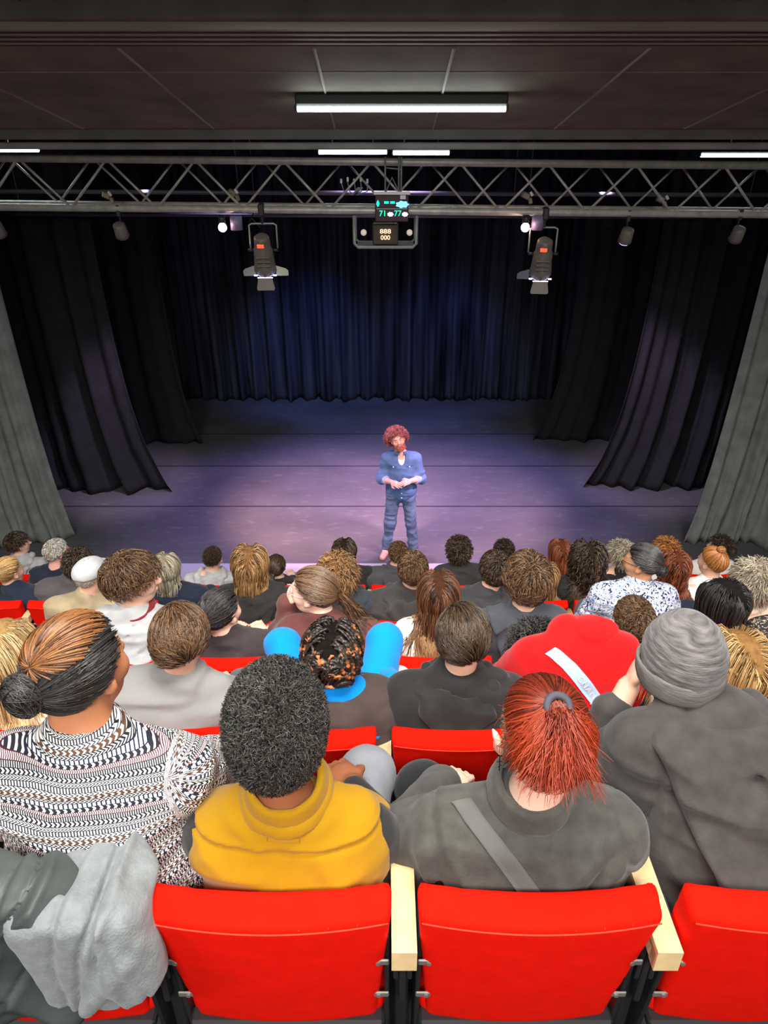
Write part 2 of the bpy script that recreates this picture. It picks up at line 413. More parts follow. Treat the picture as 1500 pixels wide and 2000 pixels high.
def fresnel(x, z, yaw, label, wingL, wingR):
    t = empty('stage_spotlight', label, 'stage light', (x, 6.5, z), yaw)
    # clamp + yoke
    c = MB(); c.box((0, 0, 0.47), (0.05, 0.09, 0.10), bev=0.01); c.tube([(0, 0, .36), (0, 0, .43)], 0.012, 8); c.build('clamp', blk, t)
    yk = []
    for a in np.linspace(-1, 1, 17):
        yk.append((0.115*math.copysign(min(1, abs(a)*1.6), a), 0, 0.36-0.0*a if abs(a) < .6 else 0.36-(abs(a)-.6)*0.5))
    MB().tube(yk, 0.008, 6).build('yoke', mat('yoke_steel', (0.35, .36, .32), .4, metal=.4), t, True)
    # body: barrel pointing down and forward
    prof = [(0.33, .045), (0.325, .062), (0.29, .068), (.23, .07), (.21, .082), (.12, .085), (.07, .09), (.05, .095), (.0, .098), (-.01, .09)]
    mb = MB(); n = 20; V = []; F = []
    for s, r in prof:
        for k in range(n):
            a = 2*math.pi*k/n; rr = r*(1-0.12*abs(math.sin(2*a)))
            V.append((rr*math.cos(a), rr*math.sin(a), s))
    for i in range(len(prof)-1):
        for k in range(n): F.append((i*n+k, i*n+(k+1) % n, (i+1)*n+(k+1) % n, (i+1)*n+k))
    F.append(tuple(range(n)[::-1])); F.append(tuple((len(prof)-1)*n+k for k in range(n)))
    mb.add(V, F)
    for s in (.1, .14, .18): mb.box((0, -.088, s), (.11, .012, .012), bev=.003)
    body = mb.build('lamp_body', pewter, t, True)
    bx = rotm(0.42, 0, 0); import mathutils
    body.rotation_euler = (0.42, 0, 0); body.location = (0, -0.02, -0.02)
    MB().tube([(0, 0, -.012), (0, 0, -.005)], 0.08, 20).build('lens', glow_vio, body, True)
    lab_ = MB(); lab_.box((-0.01, -.066, .275), (.055, .012, .03), bev=.002); lab_.build('red_tag', red_e, body)
    for s in (-1, 1):
        k = MB(); k.tube([(s*.085, 0, .20), (s*.125, 0, .20)], 0.012, 8); k.build('tilt_knob', blk, body, True)
    rim = MB()
    for s in (-1, 1): rim.box((s*.082, -.06, -.006), (.03, .012, .012), bev=.003)
    rim.box((0, -.092, -.008), (.13, .006, .008)); rim.build('gel_frame', glow_vio, body)
    p = plate([(-.06, -.01), (.06, -.01), (.078, -.10), (.07, -.115), (-.07, -.115), (-.078, -.10)], .004).build('barn_door', blade_d, body)
    p.location = (0, -.092, 0); p.rotation_euler = (-0.35, 0, 0)
    p = plate([(-.06, -.01), (.06, -.01), (.078, -.10), (-.078, -.10)], .004).build('barn_door', blade_d, body); p.location = (0, .092, 0); p.rotation_euler = (0.5, 0, 0)
    for s, m_ in ((-1, wingL), (1, wingR)):
        if m_ is None: continue
        p = plate([(0, .05), (s*.085, .02), (s*.105, .0), (s*.105, -.045), (s*.095, -.05), (0, -.05)], .004).build('barn_door', m_, body)
        p.location = (s*.09, 0, 0.0)
    cb = MB(); cb.tube([(-.02, 0, .33), (-.09, .02, .40), (-.12, .03, .36), (-.05, .03, .47)], 0.006, 6); cb.build('cable', blk, t, True)
    return t
fresnel(-1.03, 3.93, 0.05, 'stage spotlight with pale side flaps hanging from truss left of the cage', mat('blade_grey', (0.3, .32, .29), .5), blade_w)
fresnel(1.36, 3.90, -0.08, 'stage spotlight with dark side flap hanging from truss right of the cage', mat('blade_grey2', (0.14, .14, .16), .5), None)
def par(x, z, label, m_, yaw=0, y=6.5):
    t = empty('small_spotlight', label, 'stage light', (x, y, z), yaw)
    mb = MB(); R = rotm(0.5, 0, 0)
    P = [(0, 0, .10), (0, -.0, 0)]
    mb.tube([tuple(R @ np.array(p)) for p in [(0, 0, .12), (0, 0, .11), (0, 0, .03), (0, 0, 0)]], [.03, .05, .055, .06], 14); mb.build('lamp_body', pewter, t, True)
    l = MB(); l.tube([tuple(R @ np.array(p)) for p in [(0, 0, -.001), (0, 0, -.008)]], .052, 14); l.build('lens', m_, t, True)
    c = MB(); c.box((0, 0.0, .20), (.03, .05, .09), bev=.005); c.tube([(0, 0, .1), (0, 0, .19)], .008, 6); c.build('clamp', blk, t)
dim = mat('lens_dim', (0.35, 0.33, 0.30), 0.2)
for x, z, lab in ((-3.27, 4.20, 'small dark spotlight under the far left end of the truss'), (-2.23, 4.19, 'small dark spotlight under truss, between far left one and the pink lamp'), (3.0, 4.16, 'small dark spotlight under the far right end of the truss')):
    par(x, z, lab, dim)
t = par(2.06, 4.15, 'small spotlight under truss with narrow white glint, right of flapped spotlight', glow_vio)
def bulb(x, lab):
    t = empty('glowing_lamp', lab, 'lamp', (x, 6.45, 4.30))
    import bmesh
    me = bpy.data.meshes.new('bulb'); bm = bmesh.new(); bmesh.ops.create_uvsphere(bm, u_segments=16, v_segments=10, radius=.036); bm.to_mesh(me); bm.free()
    link('bulb', me, glow_warm, t, True, (0, 0, -.035))
    MB().tube([(0, 0, .0), (0, 0.01, .06)], .03, 12).build('socket', blk, t, True)
    MB().tube([(.11, .05, -.06), (.11, .05, .05)], .05, 14).build('reflector', mat('violet_shell', (.22, .18, .3), .4), t, True)
bulb(-1.36, 'glowing pink lamp under truss beside the spotlight left of the cage')
bulb(1.19, 'glowing pink lamp under truss beside the spotlight right of the cage')

# ---- centre unit: status display and wire cage with dimmers
cage = empty('equipment_cage', 'grey metal tray holding electronics hung beneath the centre of truss', 'equipment tray', (0.012, 6.5, 4.10))
greym = mat('tray_grey', (0.26, 0.27, 0.26), 0.5, metal=.2)
MB().tube([(-.265, 0, .25), (-.265, 0, .03), (-.235, 0, 0), (.235, 0, 0), (.265, 0, .03), (.265, 0, .25)], .014, 8).build('frame', greym, cage, True)
MB().tube([(-.265, .3, .25), (-.265, .3, .03), (-.235, .3, 0), (.235, .3, 0), (.265, .3, .03), (.265, .3, .25)], .012, 8).build('rear_frame', greym, cage, True)
MB().box((0, .15, .0), (.5, .3, .012), bev=.004).build('tray', mat('tray_dark', (.05, .05, .05), .6), cage)
MB().box((-.0, .12, .10), (.22, .2, .17), bev=.01).build('dimmer_box', mat('dimmer_brown', (.05, .035, .02), .6), cage)
amb = mat('digits_amber', (.9, .5, .2), .5, emit=(1.0, .62, .38), estr=1.6)
def text(s, size, m_, parent, loc, rot=(math.pi/2, 0, 0), ext=0.001, name='lettering', sx=1):
    cu = bpy.data.curves.new('t', 'FONT'); cu.body = s; cu.size = size; cu.extrude = ext; cu.align_x = 'CENTER'; cu.align_y = 'CENTER'
    o = bpy.data.objects.new('t', cu); C.objects.link(o)
    dg = bpy.context.evaluated_depsgraph_get(); me = bpy.data.meshes.new_from_object(o.evaluated_get(dg))
    bpy.data.objects.remove(o); bpy.data.curves.remove(cu)
    for v in me.vertices: v.co.x *= sx
    p = link(name, me, m_, parent, False, loc); p.rotation_euler = rot; return p
text('888', .05, amb, cage, (0, .012, .125), name='amber_digits', sx=1.3)
text('000', .05, amb, cage, (.0, .012, .075), name='amber_digits', sx=1.1)
for x in (-.185, .205):
    import bmesh
    me = bpy.data.meshes.new('knob'); bm = bmesh.new(); bmesh.ops.create_uvsphere(bm, u_segments=14, v_segments=8, radius=.026); bm.to_mesh(me); bm.free()
    link('round_dome', me, mat('dome_cream', (.7, .66, .5), .5, emit=(.9, .8, .6), estr=.25), cage, True, (x, -.01, .12))
disp = empty('status_display', 'small black screen with green digits and blue fan icons in front of truss centre', 'display', (.065, 6.40, 4.32))
MB().box((0, 0, .10), (.275, .03, .205), bev=.006).build('screen_case', mat('case_maroon', (.045, .012, .02), .5), disp)
MB().box((0, -.005, .215), (.30, .06, .022), bev=.004).build('top_lip', mat('lip_white', (.85, .85, .85), .4), disp)
MB().box((.09, -.017, .185), (.045, .004, .03)).build('sticker', mat('sticker_white', (.8, .75, .75), .5), disp)
grn = mat('digits_green', (.0, .8, .4), .5, emit=(0.0, 1.0, .45), estr=1.6); blu = mat('icon_blue', (.1, .4, 1), .5, emit=(.12, .45, 1.0), estr=2.0); pal = mat('icon_pale', (.7, .7, 1), .5, emit=(.65, .7, 1.0), estr=1.8)
text('71', .062, grn, disp, (-.075, -.017, .06), name='green_digits')
text('77', .062, grn, disp, (.048, -.017, .06), name='green_digits')
for x in (-.045, .005): MB().box((x, -.017, .145), (.036, .003, .017)).build('green_bar', grn, disp)
m2 = plate([(-.013, 0), (-.006, .02), (0, .028), (.006, .02), (.013, 0), (.004, -.02), (-.004, -.02)], .003).build('green_arrow', grn, disp); m2.location = (-.115, -.017, .135)
def cloud(name, r, m_, loc, wd=1.5):
    pts = []
    for k in range(40):
        a = 2*math.pi*k/40; q = r*(1+.12*math.cos(7*a)); pts.append((q*wd*math.cos(a), q*.75*math.sin(a)))
    p = plate(pts, .003).build(name, m_, disp); p.location = loc
cloud('blue_fan_icon', .034, blu, (.085, -.017, .13)); cloud('pale_fan_icon', .022, pal, (-.012, -.017, .055), 1.1); cloud('pale_fan_icon', .022, pal, (.108, -.017, .055), 1.1)
MB().box((.0, -.017, .097), (.25, .003, .004)).build('divider_line', mat('line_pale', (.6, .6, .5), .5), disp)
hg = MB()
for x in (-.055, .055, .075): hg.tube([(x, .02, .22), (x, .02, .48)], .008, 6)
hg.tube([(-.05, .02, .40), (.07, .02, .39)], .006, 6); hg.tube([(-.05, .02, .22), (.0, .02, .33), (.06, .02, .22)], .006, 6)
hg.build('hanger_frame', greym, disp, True)
jb = empty('cable_junction', 'cluster of white plugs and cables inside truss left of the display', 'cables', (-.25, 6.62, 4.5))
for k in range(5): MB().box((-.11+.055*k, 0, .11+.012*(k % 2)), (.018, .02, .035), bev=.003).build('plug', mat('plug_white', (.8, .8, .75), .5), jb)
cb = MB()
for k in range(5): cb.tube([(-.11+.055*k, 0, .10), (-.09+.05*k, .02, .03), (-.02+.01*k, .02, .0), (.03+.01*k, .0, .06)], .005, 5)
cb.build('cables', mat('cable_grey', (.3, .3, .34), .5), jb, True)

# small clutter clamped inside the truss and on the upstage bars
k = 0
for x, z, y, lab in ((-2.35, 4.50, 6.62, 'bronze clamp bundle inside the truss above far-left spotlight pair'), (-1.28, 4.52, 6.6, 'clamp with tiny green lamp inside truss above left pink lamp'), (1.2, 4.50, 6.6, 'small clamp inside truss above right pink lamp'), (2.35, 4.47, 6.62, 'yellow-tagged clamp inside truss at right'), (3.3, 4.5, 6.62, 'silver clamp cluster inside the truss at far right')):
    t = empty('truss_clamp', lab, 'clamp', (x, y, z))
    b = MB(); b.box((0, 0, 0), (.07, .05, .05), rotm(0, .4, 0), bev=.008); b.box((.04, 0, -.04), (.03, .04, .05), rotm(0, -.3, 0), bev=.006); b.build('jaw', mat('clamp_bronze', (.25, .2, .14), .45, metal=.4), t)
    b = MB(); b.tube([(.03, -.03, .03), (.05, -.04, .0)], .012, 8); b.build('handle', mat('plug_white', (.8, .8, .75), .5), t, True)

# ---------------------------------------------------------------- curtains
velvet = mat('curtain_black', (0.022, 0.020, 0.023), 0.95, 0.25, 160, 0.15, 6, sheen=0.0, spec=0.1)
velvet_g = mat('curtain_house', (0.20, 0.21, 0.195), 0.95, 0.3, 140, 0.2, 6, sheen=0.0, spec=0.1)  # house-lit look of the black velvet is put into this lighter grey-green colour
velvet_b = mat('curtain_back', (0.030, 0.034, 0.045), 0.95, 0.25, 160, 0.85, 3.0, sheen=0.0, spec=0.1, stretch=(2.2, 1, .12))  # vertical streaks of light on the folds are put into the colour by stretched noise
def curtain(name, p0, p1, z1, label, m, nf, amp, flare=0.0, seed=0, z0=0.0, free_end=0, lean=0.0, edge_band=False):
    """a cloth hung from p0 to p1 (x,y), gathered in nf folds; flare spreads the hem towards the free end"""
    U = nf*14; W = 34; p0 = np.array(p0, float); p1 = np.array(p1, float); d = p1-p0; L = np.linalg.norm(d); d /= L; nrm = np.array([-d[1], d[0]])
    r_ = random.Random(seed); ph = [r_.uniform(0, 6.28) for _ in range(6)]
    V = []
    for j in range(W+1):
        t = j/W; z = z0+0.004+(z1-z0)*(t**1.15)
        low = math.exp(-(z-z0)*1.1)
        for i in range(U+1):
            u = i/U; a = 2*math.pi*nf*u
            off = amp*(math.sin(a+1.2*math.sin(3*u*6+ph[0])+ph[1])*(0.6+0.4*math.sin(9*u+ph[2]))+0.35*math.sin(2.3*a+ph[3]+2*t))*(0.75+0.5*low)
            off += 0.05*low*math.sin(a*0.31+ph[4]) + 0.02*low*math.sin(a*3.1+z*9)
            s = u*L
            fe = (1-u) if free_end == 0 else u
            s += (-1 if free_end == 0 else 1)*flare*math.exp(-(z-z0)*0.95)*fe**2
            s += 0.03*low*math.sin(a*.8+ph[5])
            q = p0+d*s+nrm*(off-lean*low)
            V.append((q[0], q[1], z + 0.03*low*max(0, math.sin(a*1.3+ph[2])) if j else z0+.004))
    F = [(j*(U+1)+i, j*(U+1)+i+1, (j+1)*(U+1)+i+1, (j+1)*(U+1)+i) for j in range(W) for i in range(U)]
    me = npmesh(name, V, F); o = link(name, me, m, None, True)
    sm = o.modifiers.new('s', 'SOLIDIFY'); sm.thickness = 0.006
    tag(o, label, 'curtain'); return o
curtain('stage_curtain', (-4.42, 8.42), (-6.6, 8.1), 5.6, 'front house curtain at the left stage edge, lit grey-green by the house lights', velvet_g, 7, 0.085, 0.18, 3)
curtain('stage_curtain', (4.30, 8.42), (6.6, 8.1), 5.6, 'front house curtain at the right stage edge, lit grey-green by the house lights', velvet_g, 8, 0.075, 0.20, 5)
curtain('wing_curtain', (-3.85, 9.95), (-6.6, 10.2), 5.6, 'nearer black wing curtain at left, hem trailing onto the stage', velvet, 5, 0.12, 0.55, 11, free_end=0)
curtain('wing_curtain', (-3.62, 11.9), (-6.6, 12.1), 5.6, 'black wing curtain on the left further upstage, only its thin edge lit', velvet, 5, 0.09, 0.4, 12)
curtain('wing_curtain', (3.70, 10.1), (6.6, 10.1), 5.6, 'nearer black wing curtain at right with long folds puddling on the stage', velvet, 7, 0.12, 0.6, 13)
curtain('wing_curtain', (3.2, 12.0), (6.6, 12.2), 5.6, 'black wing curtain on the right further upstage with crumpled hem', velvet, 6, 0.10, 0.55, 14)
curtain('backdrop_curtain', (-6.4, 14.15), (6.4, 14.15), 5.7, 'wide black velvet backdrop across the rear of the stage washed in blue light', velvet_b, 34, 0.10, 0.0, 21)
mb = MB(); mb.box((0, 8.35, 5.35), (14.6, .05, .7)); struct(mb.build('trim_border', dark))

# ---------------------------------------------------------------- seats
red = mat('seat_red', srgb(240, 22, 6), 0.9, 0.3, 420, 0.06, 25, spec=0.08)
birch = mat('birch', srgb(226, 196, 146), 0.4, 0.05, 60, 0.10, 5, stretch=(6, 1, 6))
steel = mat('bracket_steel', (0.35, 0.34, 0.32), 0.4, metal=.6)
def back_fn(P):
    x, y, z = P[:, 0], P[:, 1], P[:, 2]
    yy = y - 0.024*(x/0.235)**2 + 0.03 - (0.9-z)*0.16
    hw = 0.236-0.030*np.clip((0.9-z)/0.45, 0, 1)
    q = np.stack([x*(0.236/hw), yy, z-0.652-0.016*np.abs(x/.236)**3*0], 1)
    f = rbox(q, (0, 0, 0), (0.236, 0.036, 0.25), 0.014)
    # the top slopes: near edge lower
    pl_ = (z-0.9)*0.94 - (yy-0.03)*0.34
    f = smax(f, pl_, 0.012)
    bul = 0.012*np.exp(-((z-.72)/.12)**2)*np.exp(-(x/.15)**2)
    return f*0.9-bul*(yy > 0)
V, F = surf(back_fn, (-.27, -.09, .37), (.27, .17, .93), .0095)
seat_back_me = npmesh('backrest', V, F)
def cush_fn(P):
    f = rbox(P, (0, .27, .425), (.225, .235, .05), .035)
    return f - .012*np.exp(-((P[:, 0]/.16)**2+((P[:, 1]-.27)/.16)**2))
V, F = surf(cush_fn, (-.26, 0, .34), (.26, .54, .52), .014)
cush_me = npmesh('cushion', V, F)
def seam_pts():
    P = []
    for x in np.linspace(-.228, .228, 25): P.append((x, 0.024*(x/.235)**2-0.03-.034+.002, .866+0.0*abs(x)))
    return P
seam_mb = MB().tube(seam_pts(), .0016, 5)
for x in (.06, .115, .17): seam_mb.tube([(x, .024*(x/.235)**2-.06, .872), (x, .024*(x/.235)**2-.004, .893)], .001, 4)
arm_mb = MB()
def arm():
    w_, t_ = .050, .026
    pts = []
    # side profile (y,z) rounded front
    prof = [(-.045, -.06), (-.045, 0), (.22, 0), (.245, -.012), (.255, -.035), (.255, -.05), (.235, -.045), (.22, -.026), (-.018, -.026), (-.018, -.06)]
    n = len(prof); V = [(-w_/2, p[0], .78+p[1]) for p in prof]+[(w_/2, p[0], .78+p[1]) for p in prof]
    F = [tuple(range(n)), tuple(range(2*n-1, n-1, -1))]+[(i, i+n, (i+1) % n+n, (i+1) % n) for i in range(n)]
    arm_mb.add(V, F)
    arm_mb.box((-w_/2+.007, .10, .745), (.014, .29, .055), bev=.006); arm_mb.box((w_/2-.007, .10, .745), (.014, .29, .055), bev=.006)
arm()
frame_mb = MB()
for s in (-1, 1):
    frame_mb.box((s*.226, .075, .40), (.010, .09, .72), rotm(.08, 0, 0), bev=.003)
    frame_mb.box((s*.222, .10, .03), (.03, .34, .05), bev=.006)
frame_mb.box((0, .12, .36), (.46, .05, .04), bev=.006); frame_mb.box((0, .03, .40), (.44, .04, .03), bev=.006)
post_mb = MB(); post_mb.box((-.26, .08, .38), (.030, .05, .74), bev=.004); post_mb.box((-.26, .03, .60), (.014, .03, .22), bev=.003)
post_mb.tube([(-.275, .02, .70), (-.275, .02, .58)], .006, 6); post_mb.tube([(-.245, .02, .70), (-.245, .02, .58)], .006, 6)
br_mb = MB(); br_mb.box((0, 0, 0), (.034, .005, .018), bev=.004); br_mb.tube([(.006, -.002, 0), (.006, -.006, 0)], .005, 8)
def build_seat():
    t = empty('theatre_seat', '', 'seat')
    bk = link('backrest', seat_back_me, red, t); seam_mb.build('piping', mat('seat_piping', srgb(225, 60, 34), .8), bk, True)
    link('seat_cushion', cush_me, red, t)
    a = arm_mb.build('armrest', birch, t); a.location = (-.26, 0, 0)
    frame_mb.build('frame', blk, t); post_mb.build('armrest_post', blk, t)
    for s in (-1, 1):
        for z, y in ((.69, -.005), (.525, .02)):
            b = br_mb.build('bracket', steel, t); b.location = (s*.214, y-.012+.006, z); b.rotation_euler = (0, 0, 0 if s < 0 else math.pi)
            b.rotation_euler = (0, 0, 0)
            if s > 0: b.scale = (-1, 1, 1)
    return t
seat_proto = build_seat(); seat_used = [False]; SEATS = {}
def seat(row, k, label, dx=0.0, rz=0.0):
    if (row, k) in SEATS: return
    o = seat_proto if not seat_used[0] else copy_tree(seat_proto); seat_used[0] = True
    x = -.24+.52*k+ROWOFF[row]+dx
    o.location = (x, ROWD[row], ROWF[row]); o.rotation_euler = (0, 0, rz); o['label'] = label; o['category'] = 'seat'; o['group'] = 'red theatre seats in tiered rows'
    SEATS[(row, k)] = o
# ---------------------------------------------------------------- people
def skin_mat(name, rgb):
    m = mat('skin_'+name, srgb(*rgb), 0.52, 0.12, 180, 0.07, 18, spec=0.35)
    b = m.node_tree.nodes['Principled BSDF']; b.inputs['Subsurface Weight'].default_value = 0.12; b.inputs['Subsurface Radius'].default_value = (0.012, 0.005, 0.003); b.inputs['Subsurface Scale'].default_value = 0.5
    return m
SK = {'fair': skin_mat('fair', (232, 184, 158)), 'pale': skin_mat('pale', (240, 200, 176)), 'tan': skin_mat('tan', (206, 150, 112)), 'warm': skin_mat('warm', (182, 120, 84)), 'brown': skin_mat('brown', (150, 92, 60)), 'pink': skin_mat('pink', (238, 176, 160))}
def hair_mat(name, c1, c2, c3=None, rough=0.38):
    """c1 dark, c2 light strand colours, c3 the tips"""
    key = 'hair_'+name
    if key in MATS: return MATS[key]
    m = bpy.data.materials.new(key); m.use_nodes = True; nt = m.node_tree; b = nt.nodes['Principled BSDF']
    b.inputs['Roughness'].default_value = rough; b.inputs['Specular IOR Level'].default_value = 0.5
    a = nt.nodes.new('ShaderNodeAttribute'); a.attribute_name = 'strand'
    r = nt.nodes.new('ShaderNodeValToRGB'); e = r.color_ramp.elements
    e[0].position = 0.1; e[0].color = (*srgb(*c1), 1); e[1].position = 0.95; e[1].color = (*srgb(*c2), 1)
    nt.links.new(a.outputs['Fac'], r.inputs[0]); out = r.outputs[0]
    if c3 is not None:
        t = nt.nodes.new('ShaderNodeAttribute'); t.attribute_name = 'tip'
        mx = nt.nodes.new('ShaderNodeMixRGB'); mx.inputs[2].default_value = (*srgb(*c3), 1)
        nt.links.new(t.outputs['Fac'], mx.inputs[0]); nt.links.new(out, mx.inputs[1]); out = mx.outputs[0]
    nt.links.new(out, b.inputs['Base Color'])
    MATS[key] = m; return m

def cap_mat(m):
    k = m.name+'_roots'
    if k not in MATS:
        c = m.node_tree.nodes['Color Ramp'].color_ramp.elements; a, b = c[0].color, c[1].color; f = .55 if 'stubble' in k else .12
        MATS[k] = mat(k, tuple(a[i]*(1-f)+b[i]*f for i in range(3)), .95, .8, 120, .25, 60, spec=.05, bdist=.004)
    return MATS[k]
def creases(P, g, segs):
    """raised folds (d > 0) and valleys (d < 0) along segments given in x, z on the back; w is the half width"""
    out = 0
    for (x0, z0, x1, z1, w_, d) in segs:
        a = np.array((x0, z0), f32); b = np.array((x1, z1), f32)-a; q = P[:, [0, 2]]-a; t = np.clip((q@b)/(b@b), 0, 1)
        bow = .012*np.sin(t*math.pi)*(1 if (x0*7+z0*13) % 1 > .5 else -1)
        dd = np.abs((q[:, 0]*b[1]-q[:, 1]*b[0])/math.sqrt(b@b)+bow); e = np.linalg.norm(q-t[:, None]*b, axis=1)
        e = np.maximum(dd, e*.0+np.maximum(e-.03, 0)); out = out+d*np.exp(-(e/w_)**2)*np.sin(np.clip(t*.9+.08, 0, 1)*math.pi)**.5
    return out*(P[:, 1] < g.ly+.06)
def head_fn(Q, ear=1.0):
    f = smin(ell(Q, (0, -.014, .028), (.077, .099, .089)), ell(Q, (0, .026, -.03), (.062, .066, .083)), .03)
    f = smin(f, ell(Q, (0, .037, -.078), (.043, .046, .036)), .025)
    for s in (-1, 1): f = smin(f, ell(Q, (s*.042, .058, -.022), (.026, .028, .03)), .02)
    f = smin(f, cap(Q, (0, .088, .014), (0, .112, -.020), .008, .0135), .012)
    f = smin(f, ell(Q, (0, .100, -.024), (.019, .012, .009)), .008)
    f = smin(f, cap(Q, (-.032, .080, .028), (.032, .080, .028), .010), .015)
    for s in (-1, 1):
        f = smax(f, -ell(Q, (s*.031, .100, .008), (.019, .015, .012)), .010)
        f = smin(f, ell(Q, (s*.031, .079, .007), (.0145, .0115, .0115)), .003)
        e = ell(Q, (s*(.082+.012*(ear-1)), -.010, -.008), (.009, .021, .034), rotm(-.12, s*.18, s*-.42))
        e = smin(e, ell(Q, (s*.079, .004, -.030), (.008, .012, .014)), .008)
        e = smax(e, -ell(Q, (s*(.092+.012*(ear-1)), -.002, -.002), (.008, .011, .020), rotm(-.12, s*.18, s*-.42)), .006)
        f = smin(f, e, .008) if ear else f
    f = smin(f, ell(Q, (0, .094, -.048), (.021, .010, .006)), .005); f = smin(f, ell(Q, (0, .092, -.058), (.018, .010, .006)), .004)
    return f
def hand_fn(P, W, E, curl=0.6, pn=(0, 0, -1), sc=1.0):
    """palm + five separate curled fingers; W wrist, E elbow, pn the way the palm faces"""
    W = np.array(W, float); d = W-np.array(E, float); d /= np.linalg.norm(d)
    pn = np.array(pn, float); pn -= d*(pn@d); pn /= np.linalg.norm(pn)+1e-9; sd = np.cross(d, pn)
    R = np.stack([sd, d, -pn], 1)
    f = ell(P, W+d*.048*sc, np.array([.040, .052, .017])*sc, R)
    for k, (o, L) in enumerate(((-.030, .066), (-.010, .078), (.010, .073), (.029, .058))):
        b = W+d*.088*sc+sd*o*sc; a1 = curl*.7; a2 = curl*1.8
        m_ = b+(d*math.cos(a1)+pn*math.sin(a1)+sd*o*1.2)*L*.5*sc; t_ = m_+(d*math.cos(a2)+pn*math.sin(a2))*L*.5*sc
        f = smin(f, smin(cap(P, b-d*.02*sc, m_, .0095*sc, .0085*sc), cap(P, m_, t_, .0085*sc, .0068*sc), .004), .006)
    sg = -1
    tb = W+d*.03*sc+sd*.030*sg*sc; tm = tb+(d*.7+sd*sg*.7+pn*.3)*.036*sc; tt = tm+(d*.85+pn*.45)*.030*sc
    f = smin(f, smin(cap(P, tb, tm, .014*sc, .011*sc), cap(P, tm, tt, .010*sc, .008*sc), .006), .012)
    return f

class Fig: pass
def make_fig(head=(0, 0, 1.195), yaw=0, pitch=0, roll=0, sh=1.0, ly=0.0, lx=0.0, w=1.0, fat=1.0, hs=1.0, larm=None, rarm=None, lleg=None, rleg=None, shr=0.0, neck=.052):
    g = Fig(); g.head = np.array(head, float); g.R = rotm(pitch, 0, 0); g.R = rotm(0, 0, -yaw) @ rotm(-pitch, 0, 0) @ rotm(0, roll, 0)
    g.sh, g.ly, g.lx, g.w, g.fat, g.hs, g.neck = sh, ly, lx, w, fat, hs, neck
    g.shr = shr; g.ear = 1.0; g.cr = None; g.noneck = False
    S = {}
    for s in (-1, 1):
        S[s] = np.array((lx+s*.178*w*math.cos(shr), ly+s*.178*w*math.sin(shr), sh-.012))
    g.S = S
    dl = ((-.25*w+lx*.5, ly+.07, sh-.27), (-.10+lx*.5, .30, .64)); dr = ((.25*w+lx*.5, ly+.07, sh-.27), (.10+lx*.5, .30, .64))
    g.larm = larm or dl; g.rarm = rarm or dr
    g.lleg = lleg or ((-.13, .44, .53), (-.14, .46, .10)); g.rleg = rleg or ((.13, .44, .53), (.14, .46, .10))
    g.hipw = .09
    return g
def torso_fn(P, g, inf=0.0, trap=True, sleeves=1.0, sl_len=1.0, blouse=0.0):
    lx, ly, sh, w, ft = g.lx, g.ly, g.sh, g.w, g.fat
    c, s_ = math.cos(g.shr), math.sin(g.shr)
    f = ell(P, (0, 0, .52), (.175*ft+inf, .135*ft+inf, .13+inf))
    f = smin(f, ell(P, (lx*.35, ly*.4, .5+(sh-.5)*.42), (.155*ft+inf+blouse, .118*ft+inf+blouse*.6, .17)), .08)
    f = smin(f, ell(P, (lx*.85, ly*.9-.005, sh-.15), (.172*w+inf, .118*min(ft, 1.25)+inf, .18), rotm(0, 0, g.shr)), .08)
    a = (lx-.135*w*c, ly-.135*w*s_, sh-.015); b = (lx+.135*w*c, ly+.135*w*s_, sh-.015)
    f = smin(f, cap(P, a, b, .066+inf), .06)
    f = smin(f, cap(P, (lx-.09*w*c, ly-.09*w*s_-.012, sh-.06), (lx+.09*w*c, ly+.09*w*s_-.012, sh-.06), .085+inf*.8), .05)
    if trap:
        for s in (-1, 1): f = smin(f, cap(P, (lx+s*.11*w*c, ly+s*.11*w*s_, sh+.018), (lx+(g.head[0]-lx)*.3, ly+(g.head[1]-ly)*.3-.005, sh+.06), .042+inf*.7, .045+inf*.5), .045)
    if sleeves:
        for s, (E, W) in ((-1, g.larm), (1, g.rarm)):
            S = g.S[s]; E = np.array(E); W = np.array(W); We = E+(W-E)*sl_len
            q = smin(cap(P, S, E, .055*(.7+.3*ft)+inf*1.1, .043*(.7+.3*ft)+inf*1.2), cap(P, E, We, .042+inf*1.2, .030+inf*1.2), .03)
            f = smin(f, q, .035)
    return f
def legs_fn(P, g, inf=0.0, frac=1.0):
    f = None
    for s, (K, A) in ((-1, g.lleg), (1, g.rleg)):
        K = np.array(K); A = np.array(A); Ae = K+(A-K)*frac
        q = smin(cap(P, (s*g.hipw, 0.01, .52), K, .082+inf, .057+inf*1.3), cap(P, K, Ae, .056+inf*1.3, .040+inf*1.5), .03)
        f = q if f is None else smin(f, q, .03)
    return f
def feet_fn(P, g):
    f = None
    for s, (K, A) in ((-1, g.lleg), (1, g.rleg)):
        A = np.array(A, float); fd = getattr(g, 'toe', {}).get(s, (s*.05, .14)); z0 = A[2]-.065
        q = smin(cap(P, (A[0]-fd[0]*.2, A[1]-fd[1]*.2, z0), (A[0]+fd[0], A[1]+fd[1], z0-.008), .040, .030), cap(P, A, (A[0], A[1], z0+.01), .042, .042), .03)
        q = smax(q, -(P[:, 2]-(z0-.035)), .006)
        f = q if f is None else np.minimum(f, q)
    return f
